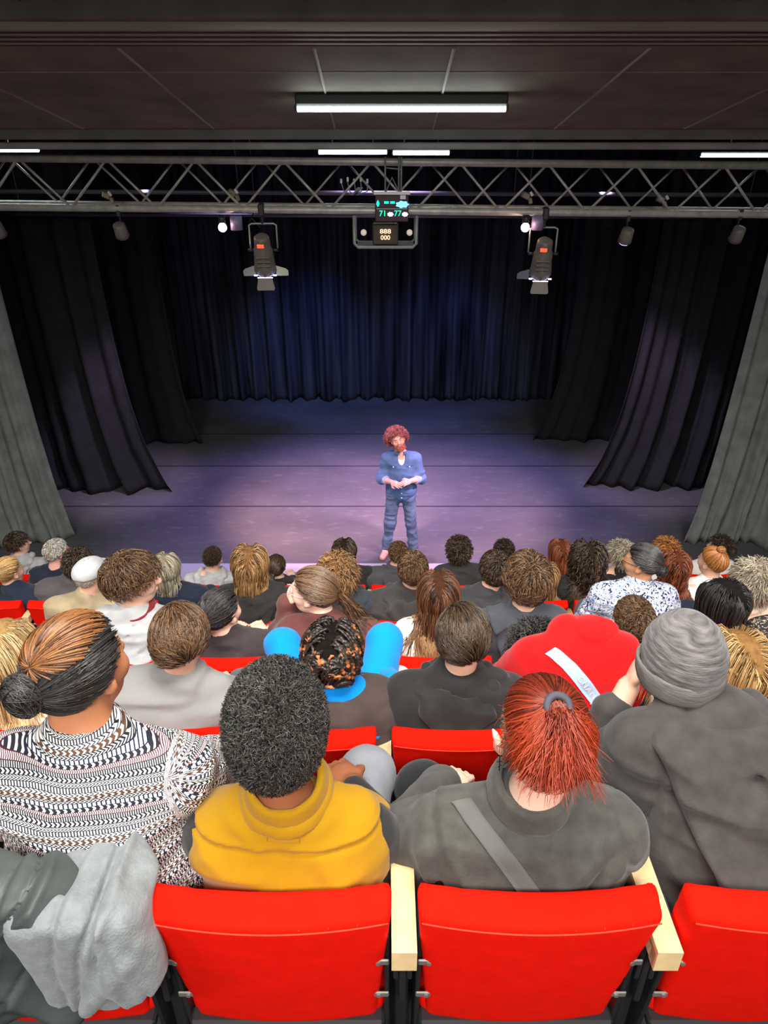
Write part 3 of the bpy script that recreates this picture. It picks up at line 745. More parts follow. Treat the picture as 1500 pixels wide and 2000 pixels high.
def body_fn(g, hands=True, palm=((0, 0, -1), (0, 0, -1)), curl=.6):
    NB = np.array((g.lx, g.ly+.0, g.sh+.02)); HB = g.head+g.R@np.array((0, -.03, -.06))*g.hs
    def fn(P):
        Q = ((P-g.head.astype(f32))@g.R.astype(f32))/g.hs
        near = np.linalg.norm(Q, axis=1) < .22
        f = smin(torso_fn(P, g), legs_fn(P, g), .05)
        h = np.full(len(P), .3, f32)
        if near.any(): h[near] = head_fn(Q[near], g.ear)*g.hs
        h[~near] = np.linalg.norm(Q[~near], axis=1)*g.hs-.125
        f = smin(f, cap(P, NB, HB, g.neck+.008, g.neck), .045)
        f = smin(f, h, .02)
        if hands:
            for (E, W), pn in ((g.larm, palm[0]), (g.rarm, palm[1])):
                W_ = np.array(W); m = np.linalg.norm(P-W_.astype(f32), axis=1) < .26
                if m.any():
                    t = f[m]; f[m] = smin(t, hand_fn(P[m], W, E, curl, pn), .012)
        return f
    return fn
def skel_bounds(g, pad=.14):
    pts = [g.head, g.head+(0, 0, .06*g.hs), np.array((-.19*g.fat, -.04, .40)), np.array((.19*g.fat, .1, .40))]
    for a in (g.larm, g.rarm, g.lleg, g.rleg): pts += [np.array(a[0]), np.array(a[1])]
    pts += [g.S[-1], g.S[1]]; P = np.array(pts)
    lo = P.min(0)-pad; hi = P.max(0)+pad; return lo, hi

# ---- hair
SC = np.array((.079, .101, .091)); SCc = np.array((0, -.014, .028))
AZ = [0, .25, .5, .62, .8, 1.0]
HL = {'crown': [.30, .45, .62, .66, .66, .66], 'std': [-.78, -.72, -.30, .05, .42, .55], 'low': [-.95, -.9, -.55, -.1, .42, .55], 'high': [-.45, -.42, -.10, .15, .45, .58], 'under': [.08, .16, .40, .46, .5, .55], 'fade': [-.72, -.62, -.28, .05, .42, .52]}
def zmin_of(U, hl):
    az = np.abs(np.arctan2(U[:, 0], -U[:, 1]))/math.pi
    return np.interp(az, AZ, HL[hl])
def tubes(paths, rad, sides=3, tipw=None, seedv=0, jit=None):
    """paths (N,S,3); rad (S,) or (N,S)"""
    N, S, _ = paths.shape
    T = np.gradient(paths, axis=1); T /= np.linalg.norm(T, axis=2)[..., None]+1e-9
    ref = np.zeros_like(T); ref[..., 0] = .31; ref[..., 1] = .77; ref[..., 2] = .55
    A = np.cross(T, ref); A /= np.linalg.norm(A, axis=2)[..., None]+1e-9; B = np.cross(T, A)
    rad = np.broadcast_to(rad, (N, S))
    V = np.stack([paths+rad[..., None]*(math.cos(2*math.pi*k/sides)*A+math.sin(2*math.pi*k/sides)*B) for k in range(sides)], 2)
    idx = np.arange(N*S*sides).reshape(N, S, sides)
    F = np.stack([idx[:, :-1], np.roll(idx, -1, 2)[:, :-1], np.roll(idx, -1, 2)[:, 1:], idx[:, 1:]], -1).reshape(-1, 4)
    return V.reshape(-1, 3), F
def hair_roots(N, hl, rng, front=True):
    out = []
    while sum(len(x) for x in out) < N:
        U = rng.normal(size=(N*3, 3)); U /= np.linalg.norm(U, axis=1)[:, None]
        out.append(U[U[:, 2] > zmin_of(U, hl)])
    return np.concatenate(out)[:N]
def hair(g, parent, m, style='short', N=900, hl='std', L=.05, rad=.002, th=.008, seed=1, curl=0.0, cfreq=60, crown=(0.15, -.45, .88), part=None, S=8, gather=None, tail=0, tail_dir=(0, -.3, -1), vol=0.0, grav=.5, collide=None, shape=(1, 1, 1), shift=(0, 0, 0), lvar=.3, rough=0.0, tipfrac=None, tie=None, sides=3, capn=.004, fringe=0, offs=1.0):
    rng = np.random.default_rng(seed)
    sc = (SC+th)*np.array(shape); cc = SCc+np.array(shift)
    R, H, hs = g.R, g.head, g.hs
    Vs, Fs, A1, A2 = [], [], [], []; off = 0
    def push(V, F, a, t):
        nonlocal off
        Vs.append(V); Fs.append(F+off); A1.append(a); A2.append(t); off += len(V)
    # scalp-hugging mass
    capth = th*.55 if style not in ('afro', 'ringlet') else th*.45
    def fn(P):
        q = (P-cc)/sc; nq = np.linalg.norm(q, axis=1)+1e-6; U = q/nq[:, None]
        e = ell(P, cc, (sc-th+capth)); lim = (zmin_of(U, hl)-U[:, 2])*sc[2]*.9
        n = capn*vnoise(P*55, seed) + (capn*1.5*vnoise(P*24, seed+4) if style in ('afro', 'ringlet') else 0)
        return smax(e+n, lim, .008+rough)
    V, F = surf(fn, cc-sc-.015, cc+sc+.015, .006 if N < 3000 else .005)
    push(V, F, .08+.10*vnoise(V.astype(f32)*60, seed), np.zeros(len(V)))
    U = hair_roots(N, hl, rng)
    if fringe:
        pass
    P0 = cc+U*(sc-th*.9)
    st = np.linspace(0, 1, S)
    Ls = L*(1-lvar+2*lvar*rng.random(N)*.5)
    if style in ('afro', 'ringlet'):
        nrm = U/(sc); nrm /= np.linalg.norm(nrm, axis=1)[:, None]
        d = nrm+rng.normal(size=(N, 3))*.35+np.array((0, 0, -grav))*(1 if style == 'ringlet' else .15)
        d /= np.linalg.norm(d, axis=1)[:, None]
        path = P0[:, None, :]+d[:, None, :]*Ls[:, None, None]*st[None, :, None]
        if style == 'ringlet': path[..., 2] -= (Ls[:, None]*st[None]**2)*.5*grav
        a = np.cross(d, rng.normal(size=(N, 3))); a /= np.linalg.norm(a, axis=1)[:, None]; b = np.cross(d, a)
        ph = rng.random(N)*6.28; am = curl*(.6+.8*rng.random(N)); fr = cfreq*(.8+.4*rng.random(N))
        t = ph[:, None]+fr[:, None]*Ls[:, None]*st[None]
        path = path+am[:, None, None]*(np.cos(t)[..., None]*a[:, None]+np.sin(t)[..., None]*b[:, None])
    elif style == 'gather':
        G = np.array(gather, float); G /= np.linalg.norm(G)
        dot = np.clip(U@G, -1, 1); om = np.arccos(dot)[:, None]; so = np.sin(om)+1e-6
        tt = st[None]*(1-.04)
        q = (np.sin((1-tt)*om)/so)[..., None]*U[:, None]+(np.sin(tt*om)/so)[..., None]*G[None, None]
        lift = 1+.03*np.sin(tt*math.pi)*rng.random(N)[:, None]+.012*rng.random(N)[:, None]
        path = cc+q*sc*lift[..., None]*offs
    else:
        Cw = np.array(crown, float); Cw /= np.linalg.norm(Cw)
        d = U-Cw*(U@Cw)[:, None]; d /= np.linalg.norm(d, axis=1)[:, None]+1e-6
        if style == 'short': d += rng.normal(size=(N, 3))*(np.clip((U@Cw-.86)/.12, 0, 1)*1.1)[:, None]
        if part is not None:  # parting line: strands leave it sideways, then fall
            side = np.sign(U[:, 0]-part); top = np.clip((U[:, 2]-.1)*1.5, 0, 1)[:, None]
            d = d*(1-.75*top)+np.stack([side, np.zeros(N), np.zeros(N)], 1)*.75*top
        if fringe:
            d = d+np.array((fringe, .0, 0))*np.clip(U[:, 2], 0, 1)[:, None]
        d += rng.normal(size=(N, 3))*(.12+rough*8)
        d0 = d.copy(); p = P0.copy(); pts = [p.copy()]; off_r = 1+rng.random(N)*(.06+vol)
        step = Ls/(S-1)
        for k in range(S-1):
            q = (p-cc)/sc; nq = np.linalg.norm(q, axis=1); nn = (q/sc); nn /= np.linalg.norm(nn, axis=1)[:, None]
            inside = (nq < 1.25)[:, None]
            if style == 'long':
                dt = d0*(.72**k)+np.array((0, 0, -1.15)); hug = np.clip((1.30-nq)/.15, 0, 1)[:, None]*(p[:, 2] > cc[2]-.055)[:, None]
                dt = dt-nn*(dt*nn).sum(1)[:, None]*hug; dt = dt-(p-cc)*np.array((1.6, .8, 0))*(1-hug)
            else:
                dt = d-nn*(d*nn).sum(1)[:, None]*inside*.9
                dt += np.array((0, 0, -1))*grav*(.25+k/S*.9)
            dt += rng.normal(size=(N, 3))*rough*4
            dt /= np.linalg.norm(dt, axis=1)[:, None]+1e-9; d = dt*.7+d*.3
            p = p+dt*step[:, None]
            q = (p-cc)/sc; nq = np.linalg.norm(q, axis=1); lim = off_r*(1-.25*(k == 0))
            fix = nq < lim; p[fix] = cc+q[fix]/nq[fix][:, None]*lim[fix][:, None]*sc
            pts.append(p.copy())
        path = np.stack(pts, 1)
        if curl:
            T = np.gradient(path, axis=1); T /= np.linalg.norm(T, axis=2)[..., None]+1e-9
            a = np.cross(T, np.array((.3, .8, .5))); a /= np.linalg.norm(a, axis=2)[..., None]+1e-9; b = np.cross(T, a)
            t = (rng.random(N)*6.28)[:, None]+(cfreq*(.8+.4*rng.random(N))*Ls)[:, None]*st[None]
            w_ = curl*np.minimum(1, st*3)[None, :, None]
            path = path+w_*(np.cos(t)[..., None]*a+np.sin(t)[..., None]*b)
    prof = np.interp(np.arange(S)/(S-1), [0, .15, .7, 1], [.7, 1, .9, .25])
    if style == 'braid': prof = (1+.28*np.sin(np.arange(S)*2.2))*np.interp(np.arange(S)/(S-1), [0, .9, 1], [1, 1, .5])
    W = (path*hs)@R.T+H
    if collide is not None and style not in ('afro', 'gather'):
        for it in range(3):
            X = W.reshape(-1, 3).astype(f32); low = X[:, 2] < (H[2]-.05*hs)
            if low.any():
                Y = X[low]; f = collide(Y); e = .006
                gr = np.stack([collide(Y+np.array(v, f32)*e)-f for v in ((1, 0, 0), (0, 1, 0), (0, 0, 1))], 1); gr /= np.linalg.norm(gr, axis=1)[:, None]+1e-9
                pen = np.maximum(.006-f, 0); Y = Y+gr*pen[:, None]; X[low] = Y
            W = X.reshape(W.shape).astype(float)
    V, F = tubes(W, rad*hs*prof*(np.ones((N, 1))*(.7+.6*rng.random((N, 1)))), sides)
    s_ = np.repeat(rng.random(N), S*sides)
    tf = np.tile(np.repeat(np.arange(S)/(S-1), sides), N)
    tipv = np.clip((tf-tipfrac)/(1-tipfrac)*1.6, 0, 1) if tipfrac is not None else np.zeros(len(V))
    Vc = (Vs[0]*hs)@R.T+H; Vs[0] = Vc
    push(V, F, s_, tipv*np.repeat(rng.random(N) < .6, S*sides) if tipfrac is not None and style == 'braid' else tipv)
    if style == 'gather' and tail:
        Nt = max(60, N//3); G = np.array(gather, float); G /= np.linalg.norm(G)
        g0 = cc+G*sc*1.06; td = np.array(tail_dir, float); td /= np.linalg.norm(td)
        st2 = np.linspace(0, 1, 12); sp = np.clip(rng.normal(size=(Nt, 3)), -1.5, 1.5)
        sp -= td*(sp@td)[:, None]
        L2 = tail*(.55+.5*rng.random(Nt))
        w_ = st2**1.35*1.25
        fanv = sp*vol*w_[None, :, None].mean()*0
        path = g0+G*.02*np.sin(np.minimum(st2*3, 1)*math.pi/2)[None, :, None]+td*(L2[:, None]*st2[None])[..., None]+sp[:, None, :]*(.010+vol*w_**1.2)[None, :, None]
        path += rng.normal(size=(Nt, 12, 3)).cumsum(1)*.0022+(.004*np.sin(st2*9+rng.random((Nt, 1))*6)*st2)[..., None]*sp[:, None, ::-1]
        # keep outside of the skull
        q = (path-cc)/sc; nq = np.linalg.norm(q, axis=2); lim = 1.08+.06*rng.random(Nt)[:, None]
        fix = nq < lim; path = np.where(fix[..., None], cc+q/nq[..., None]*lim[..., None]*sc, path)
        W = (path*hs)@R.T+H
        if collide is not None:
            for it in range(3):
                X = W.reshape(-1, 3).astype(f32); low = X[:, 2] < (H[2]-.03*hs); Y = X[low]; f = collide(Y); e = .006
                if len(Y) == 0: break
                gr = np.stack([collide(Y+np.array(v, f32)*e)-f for v in ((1, 0, 0), (0, 1, 0), (0, 0, 1))], 1); gr /= np.linalg.norm(gr, axis=1)[:, None]+1e-9
                X[low] = Y+gr*np.maximum(.008-f, 0)[:, None]; W = X.reshape(W.shape).astype(float)
        V, F = tubes(W, rad*1.15*hs*np.interp(np.arange(12)/11, [0, .1, .7, 1], [.8, 1, .9, .2]), sides)
        push(V, F, np.repeat(rng.random(Nt), 12*sides), np.clip(np.tile(np.repeat(st2, sides), Nt)*1.3, 0, 1))
    me = npmesh('hair', np.concatenate(Vs), np.concatenate(Fs))
    for nm, A in (('strand', A1), ('tip', A2)):
        at = me.attributes.new(nm, 'FLOAT', 'POINT'); at.data.foreach_set('value', np.concatenate(A).astype(f32))
    o = link('hair', me, [m, cap_mat(m)], parent); mi = np.zeros(len(me.polygons), np.int32); mi[:len(Fs[0])] = 1; me.polygons.foreach_set('material_index', mi)
    if tie is not None and style == 'gather':
        G = np.array(gather, float); G /= np.linalg.norm(G); g0 = cc+G*sc*1.09
        td = np.array(tail_dir, float); ax = G*.8+td/np.linalg.norm(td)*.3; ax /= np.linalg.norm(ax)
        a = np.cross(ax, (1, 0.1, .2)); a /= np.linalg.norm(a); b = np.cross(ax, a)
        ring = [((g0+.021*(math.cos(t)*a+math.sin(t)*b))*hs)@R.T+H for t in np.linspace(0, 2*math.pi, 20)[:-1]]
        MB().tube(ring, .0075*hs, 8, closed=True).build('hair_tie', tie, o, True)
    return o
def bun(g, parent_hair, m, c, r, seed=3, N=140, rad=.0025):
    """a coil of strands wound into a bun at head-local point c"""
    rng = np.random.default_rng(seed); P = []
    r = np.array(r, float)
    for i in range(N):
        ax = np.array((0, .8, .3))+rng.normal(size=3)*.45; ax /= np.linalg.norm(ax); a = np.cross(ax, rng.normal(size=3)); a /= np.linalg.norm(a); b = np.cross(ax, a)
        t = np.linspace(0, 2.6+rng.random()*2, 10)+rng.random()*6; k = rng.uniform(-.5, .7)
        q = (np.cos(t)[:, None]*a+np.sin(t)[:, None]*b)*math.sqrt(1-k*k)+ax*k
        P.append(np.array(c)+q*r*rng.uniform(.97, 1.06))
    W = (np.array(P)*g.hs)@g.R.T+g.head
    V, F = tubes(W, rad*g.hs*np.interp(np.arange(10)/9, [0, .2, .8, 1], [.3, 1, 1, .3]), 3)
    V2, F2 = surf(lambda Q: ell(Q, c, r), np.array(c)-r-.012, np.array(c)+r+.012, .007)
    V2 = (V2*g.hs)@g.R.T+g.head
    me = npmesh('bun', np.concatenate([V, V2]), np.concatenate([F, F2+len(V)]))
    at = me.attributes.new('strand', 'FLOAT', 'POINT'); at.data.foreach_set('value', np.concatenate([np.repeat(rng.random(N), 30), np.full(len(V2), .2)]).astype(f32))
    return link('bun', me, m, parent_hair)

# ---- garments
def top_fn(g, seed, inf, amp, sl_len, blouse, extra=None, fr=(6, 6, 13), short=False):
    zc = .46
    NB = np.array((g.lx, g.ly, g.sh-.02)); HB = g.head+g.R@np.array((0, -.03, -.06))*g.hs; NT = NB+(HB-NB)*.52
    def fn(P):
        f = torso_fn(P, g, inf, True, 1.0, sl_len, blouse)
        if not g.noneck: f = smin(f, cap(P, NB, NT, g.neck+.020+inf*.5, g.neck+.010+inf*.4), .04)
        if extra is not None: f = extra(P, f)
        f = f-folds(P, seed, fr, amp)
        if g.cr: f = f-creases(P, g, g.cr)
        return smax(f, zc-P[:, 2], .01)
    return fn
def hood_fn(g, size=1.0, seed=0):
    lx, ly, sh = g.lx, g.ly, g.sh; nx, ny = g.head[0]*.35+lx*.65, ly+(g.head[1]-ly)*.35
    def pt(x, y, z): return (nx+x*size, ny+y*size, sh+z)
    U = [pt(-.055, .095, .045), pt(-.092, .03, .075), pt(-.108, -.045, .06), pt(-.088, -.105, .01), pt(-.045, -.135, -.045*size), pt(0, -.145, -.075*size), pt(.045, -.135, -.045*size), pt(.088, -.105, .01), pt(.108, -.045, .06), pt(.092, .03, .075), pt(.055, .095, .045)]
    def fn(P):
        f = polycap(P, U, [.017, .021, .024, .024, .022, .024, .022, .024, .024, .021, .017], .02)
        b = ell(P, pt(0, -.085, .01), (.098*size, .052, .085*size), rotm(-.35, 0, 0))
        b = smax(b, -ell(P, pt(0, -.04, .085), (.062*size, .075, .055)), .02)
        f = smin(f, b, .022)
        f = smin(f, cap(P, pt(-.05, -.12, -.05), pt(-.02, -.09, .05), .010, .006), .014); f = smin(f, cap(P, pt(.04, -.13, -.05), pt(.035, -.085, .05), .010, .006), .014)
        return f-folds(P, seed+5, (11, 11, 16), .0055)
    c = np.array(pt(0, -.03, 0)); return fn, c-np.array((.17*size, .17*size, .16*size)), c+np.array((.17*size, .17, .15))
def hood_v(tf, g, W=.15, drop=.16, th=.030, seed=0):
    zl = g.sh-drop; zt = g.sh+.03; c0 = np.array((g.lx, g.ly, g.sh)); tn = W/(zt-zl); co_ = 1/math.sqrt(1+tn*tn)
    hx_ = g.lx+(g.head[0]-g.lx)*.35; hy_ = g.ly+(g.head[1]-g.ly)*.35
    ring = [(hx_+.098*math.cos(t), hy_-.012+.088*math.sin(t), g.sh+.070-.030*math.sin(t)*-1-.022*(1-abs(math.cos(t)))) for t in np.linspace(math.pi*.9, math.pi*2.1, 9)]
    def fn(P):
        x = np.abs(P[:, 0]-g.lx); z = P[:, 2]
        e = (x-np.maximum(z-zl, -.02)*tn*(1-.25*np.clip((z-zl)/(zt-zl), 0, 1)))*co_
        t_ = tf(P); sag = th+.026*np.exp(-((z-zl-.06)/.05)**2)
        f = smax(t_-sag, e-.02, .012); f = smax(f, z-zt-.05, .03); f = smax(f, P[:, 1]-g.ly-.05, .03)
        f = smin(f, polycap(P, ring, .024), .03)
        f = smax(f, -cap(P, (g.lx-.05, g.ly-.22, g.sh-.03), (g.lx+.02, g.ly-.10, g.sh+.06), .010, .010), .02)
        f = smax(f, -cap(P, (g.lx+.09, g.ly-.18, g.sh-.01), (g.lx+.03, g.ly-.16, g.sh-.07), .012, .006), .02)
        return f-folds(P, seed+5, (8, 8, 14), .006)
    return fn, c0-np.array((.30, .30, .24)), c0+np.array((.30, .20, .20))
def collar_fn(g, h=.035, r=.066, t=.009, fold=False, seed=0, zo=0):
    nx, ny = g.lx+(g.head[0]-g.lx)*.3, g.ly+(g.head[1]-g.ly)*.3
    c = np.array((nx, ny, g.sh+.082+zo)); R = rotm(.25 if not fold else .2, 0, 0)
    def fn(P):
        q = (P-c.astype(f32))@R.astype(f32); rr = np.sqrt(q[:, 0]**2+(q[:, 1]*.95)**2); rad = r+.012*np.clip(-(q[:, 2])/h, -1, 1.5)
        f = np.maximum(np.abs(rr-rad)-t, np.abs(q[:, 2])-h*.5)
        f = smax(np.abs(rr-rad)-t, np.abs(q[:, 2])-h*.5, .008)
        if fold:
            f = smin(f, smax(np.abs(rr-rad-.012)-t*.8, np.abs(q[:, 2]+.006)-h*.42, .008), .004)
        return f-.0015*vnoise(P*30, seed)
    return fn, c-np.array((r+.04, r+.04, h+.03)), c+np.array((r+.04, r+.04, h+.03))

def person(label, row, X, seatk=None, top='x', top_name='sweater', trousers=None, skin='fair', hairm=None, hairs=None, hood=0, collar=None, h=.011, amp=.008, inf=.012, blouse=0.0, yaw=0, pitch=0, roll=0, dz=0, hx=0.0, hy=0.02, ly=-.01, lx=0.0, w=1.0, fat=1.0, hs=1.0, seed=1, group=None, pos=None, extra=None, hh=None, sl_len=.97, ly_off=0, larm=None, rarm=None, lleg=None, rleg=None, shr=0, palm=((0, 0, -1), (0, 0, -1)), curl=.6, fr=(6, 6, 13), toph=None, sh=None, no_hands=False, neck=.052, cr=None, ear=1.0, noneck=False):
    z0 = ROWF[row]; y0 = ROWD[row]+.180+ly_off
    root = empty('person', label, 'person', (X, y0, z0))
    g = make_fig(head=(hx, hy, 1.155+dz), yaw=yaw, pitch=pitch, roll=roll, sh=(.932+dz*.8 if sh is None else sh), ly=ly, lx=lx, w=w, fat=fat, hs=hs, larm=larm, rarm=rarm, lleg=lleg, rleg=rleg, shr=shr, neck=neck)
    g.cr = cr; g.ear = ear; g.noneck = noneck
    bf = body_fn(g, not no_hands, palm, curl); lo, hi = skel_bounds(g)
    ff = feet_fn
    V, F = surf(lambda P: np.minimum(bf(P), ff(P, g)), lo, hi, hh or h*.85)
    link('body', npmesh('body', V, F), SK[skin], root)
    tf = top_fn(g, seed, inf, amp, sl_len, blouse, extra, fr)
    th_ = toph or h
    V, F = surf(tf, lo, hi, th_)
    tp = link(top_name, npmesh(top_name, V, F), top, root)
    tr = trousers or TROUS[seed % len(TROUS)]
    V, F = surf(lambda P: smax(smin(legs_fn(P, g, .012, .93), ell(P, (0, 0, .51), (.17*fat, .135*fat, .12)), .04)-folds(P, seed+20, (9, 9, 9), .004), (P[:, 2]-.62)-0.6*np.clip(P[:, 1]-.15, 0, 1), .01), lo, hi, h*1.5 if h > .008 else h*1.3)
    link('trousers', npmesh('trousers', V, F), tr, root)
    if hood:
        fn, a, b = hood_fn(g, hood, seed) if hood > 0 else hood_v(tf, g, .15*-hood, .17*-hood, seed=seed); V, F = surf(fn, a, b, h*.75); link('hood', npmesh('hood', V, F), top, root)
    if collar:
        cm = collar.pop('m', top); nm = collar.pop('name', 'collar'); fn, a, b = collar_fn(g, seed=seed, **collar); V, F = surf(fn, a, b, h*.65); link(nm, npmesh(nm, V, F), cm, root)
    if hairs is not None:
        for i, hd in enumerate(hairs if isinstance(hairs, list) else [hairs]):
            hd = dict(hd); hd.setdefault('seed', seed*3+i); bn = hd.pop('bun', None)
            ho = hair(g, root, hd.pop('m', hairm), collide=tf, **hd)
            if bn: bun(g, ho, hairm, *bn[:2], **(bn[2] if len(bn) > 2 else {}))
    return root, g, tf
TROUS = [fabric('denim_dark', (48, 56, 74)), fabric('denim_black', (34, 34, 38)), fabric('denim_grey', (92, 96, 102))]
def glasses(g, parent, m):
    mb = MB()
    def T(p): return tuple((np.array(p)*g.hs)@g.R.T+g.head)
    for s in (-1, 1):
        mb.tube([T((s*.033+.024*math.cos(t), .106-.004*abs(math.cos(t)), .006+.019*math.sin(t))) for t in np.linspace(0, 2*math.pi, 21)[:-1]], .0016, 5, closed=True)
        mb.tube([T((s*.057, .100, .010)), T((s*.074, .06, .010)), T((s*.080, 0, .008)), T((s*.082, -.02, -.004))], .0018, 5)
    mb.tube([T((-.010, .108, .010)), T((0, .112, .013)), T((.010, .108, .010))], .0016, 5)
    return mb.build('glasses', m, parent, True)
HM = dict(
 black=hair_mat('black', (10, 9, 9), (62, 56, 52)), dbrown=hair_mat('dark_brown', (26, 19, 15), (98, 78, 60)), brown=hair_mat('brown', (48, 33, 22), (138, 104, 74)),
 lbrown=hair_mat('light_brown', (92, 62, 36), (190, 146, 96)), blond=hair_mat('blond', (150, 112, 64), (240, 212, 160)), dblond=hair_mat('dark_blond', (122, 84, 44), (226, 186, 126)),
 grey=hair_mat('grey', (150, 140, 126), (238, 232, 220)), ashgrey=hair_mat('ash_grey', (118, 106, 88), (214, 202, 178)), auburn=hair_mat('auburn', (74, 36, 22), (168, 96, 62)), ginger=hair_mat('ginger', (120, 68, 30), (212, 146, 84)),
 red=hair_mat('red', (44, 16, 9), (140, 50, 28), (168, 62, 34)), curlblack=hair_mat('curl_black', (13, 12, 12), (84, 80, 74), rough=.45), braid=hair_mat('braid', (14, 11, 10), (60, 50, 44), (196, 118, 66)),
 stubble=hair_mat('stubble', (120, 96, 74), (160, 134, 104), rough=.7), longbrown=hair_mat('long_brown', (44, 26, 18), (134, 88, 60), (196, 160, 110)), wetbrown=hair_mat('wet_brown', (60, 34, 18), (168, 112, 66)), skyblack=hair_mat('near_black', (8, 8, 9), (74, 70, 68)))
def st(**k): return dict(dict(style='short', N=1300, L=.045, rad=.0021, th=.012, grav=.25, hl='std'), **k)
def lg(**k): return dict(dict(style='long', N=1100, L=.42, rad=.0026, th=.014, grav=.9, hl='low', S=14, lvar=.25, vol=.05, crown=(0, .25, .96), part=.02), **k)
def cu(**k): return dict(dict(style='ringlet', N=1300, L=.06, rad=.0028, th=.022, curl=.007, cfreq=110, grav=.5, hl='std', S=10), **k)
FB = fabric
black_f = FB('black', (44, 42, 41)); charcoal = FB('charcoal', (72, 71, 66), .5, .22, 220, 30); hood_grey = FB('hood_charcoal', (66, 62, 60), .5, .2, 240, 26); slate = FB('slate', (70, 72, 78)); navy = FB('navy', (38, 44, 60))
light_grey = FB('light_grey', (176, 176, 177)); mid_grey = FB('mid_grey', (146, 144, 142), .2, .05); white_f = FB('white', (232, 228, 222), .2, .05); cream = FB('cream', (214, 200, 176)); beige = FB('beige', (158, 142, 112)); maroon = FB('maroon', (122, 40, 44)); plum = FB('plum', (102, 60, 56)); mustard = FB('mustard', (164, 121, 8), .3, .1, 240, 10)
red_f = FB('red', (222, 16, 18), .2, .05); blue_f = FB('bright_blue', (4, 140, 232), .2, .04); puffer = FB('puffer_brown', (74, 62, 58), .15, .1, 60); shark = FB('dark_shirt', (84, 78, 80)); denim_light = FB('denim_light', (132, 134, 140), .3, .14, 300); white_tr = FB('white_trousers', (240, 240, 240), .2, .03)
rib = FB('rib_cuff', (60, 58, 56))
def strap(root, fn, pts, width, m, name='strap', th=.0035, n=40, y_from=-.5, letters=None, buckle=None, dirv=(0, 1, 0)):
    """a flat strap laid on the back surface along (x,z) points; over the shoulder at its start"""
    P = np.array(pts, float); s = np.linspace(0, 1, n); d = np.r_[0, np.cumsum(np.linalg.norm(np.diff(P, axis=0), axis=1))]; d /= d[-1]
    x = np.interp(s, d, P[:, 0]); z = np.interp(s, d, P[:, 1])
    T = np.stack([np.gradient(x), np.gradient(z)], 1); T /= np.linalg.norm(T, axis=1)[:, None]; Nn = np.stack([T[:, 1], -T[:, 0]], 1)
    dv = np.array(dirv, float)
    def psurf(x, z):
        p = np.stack([x, np.zeros(len(x)), z], 1)+dv*y_from; t = np.zeros(len(x))
        for _ in range(60):
            f = fn((p+dv*t[:, None]).astype(f32)); t = np.minimum(t+np.clip(f*.8, 0, .05), .75)
        return p+dv*t[:, None]
    rows = []
    for q in np.linspace(-.5, .5, 5):
        xx = x+Nn[:, 0]*q*width; zz = z+Nn[:, 1]*q*width; rows.append(psurf(xx, zz)-dv*.004)
    R = np.stack(rows, 1); ym = R.copy(); k = np.ones(5)/5
    for j in range(5):
        for c_ in (1, 2): R[:, j, c_] = np.convolve(np.pad(ym[:, j, c_], 2, mode='edge'), k, 'valid')
    out = R-dv*th
    V = np.concatenate([R.reshape(-1, 3), out.reshape(-1, 3)]); m_ = n*5; F = []
    for i in range(n-1):
        for j in range(4):
            a = i*5+j; F.append((a, a+1, a+6, a+5)); F.append((a+m_, a+5+m_, a+6+m_, a+1+m_))
        for j in (0, 4): a = i*5+j; F.append((a, a+5, a+5+m_, a+m_))
    o = link(name, npmesh(name, V, F), m, root)
    if letters or buckle is not None:
        cx = R[:, 2, :]; 
        if letters:
            for ch, tpos in letters:
                i = int(tpos*(n-1)); j = min(i+2, n-1); t3 = cx[j]-cx[max(i-2, 0)]; t3 /= np.linalg.norm(t3)
                side = R[i, 4]-R[i, 0]; side /= np.linalg.norm(side); nn = np.cross(t3, side); 
                if nn[1] > 0: nn = -nn
                up = np.cross(nn, t3)
                import mathutils
                M = mathutils.Matrix(((t3[0], up[0], nn[0]), (t3[1], up[1], nn[1]), (t3[2], up[2], nn[2])))
                text(ch, width*.62, mat('letter_pale', srgb(206, 214, 214), .5), o, tuple(cx[i]+nn*(th+.001)), M.to_euler(), .0008, 'strap_lettering')
        if buckle is not None:
            i = int(buckle*(n-1)); t3 = cx[i+2]-cx[i-2]; t3 /= np.linalg.norm(t3); side = R[i, 4]-R[i, 0]; side /= np.linalg.norm(side); nn = np.cross(t3, side)
            if nn[1] > 0: nn = -nn
            Rm = np.stack([t3, side, nn], 1); b = MB()
            for q in (-.010, 0, .010): b.box(cx[i]+nn*(th+.002)+t3*q, (.007, width*1.12, .006), Rm, bev=.002)
            b.build('buckle', mat('buckle_pale', srgb(170, 186, 196), .35), o)
    return o
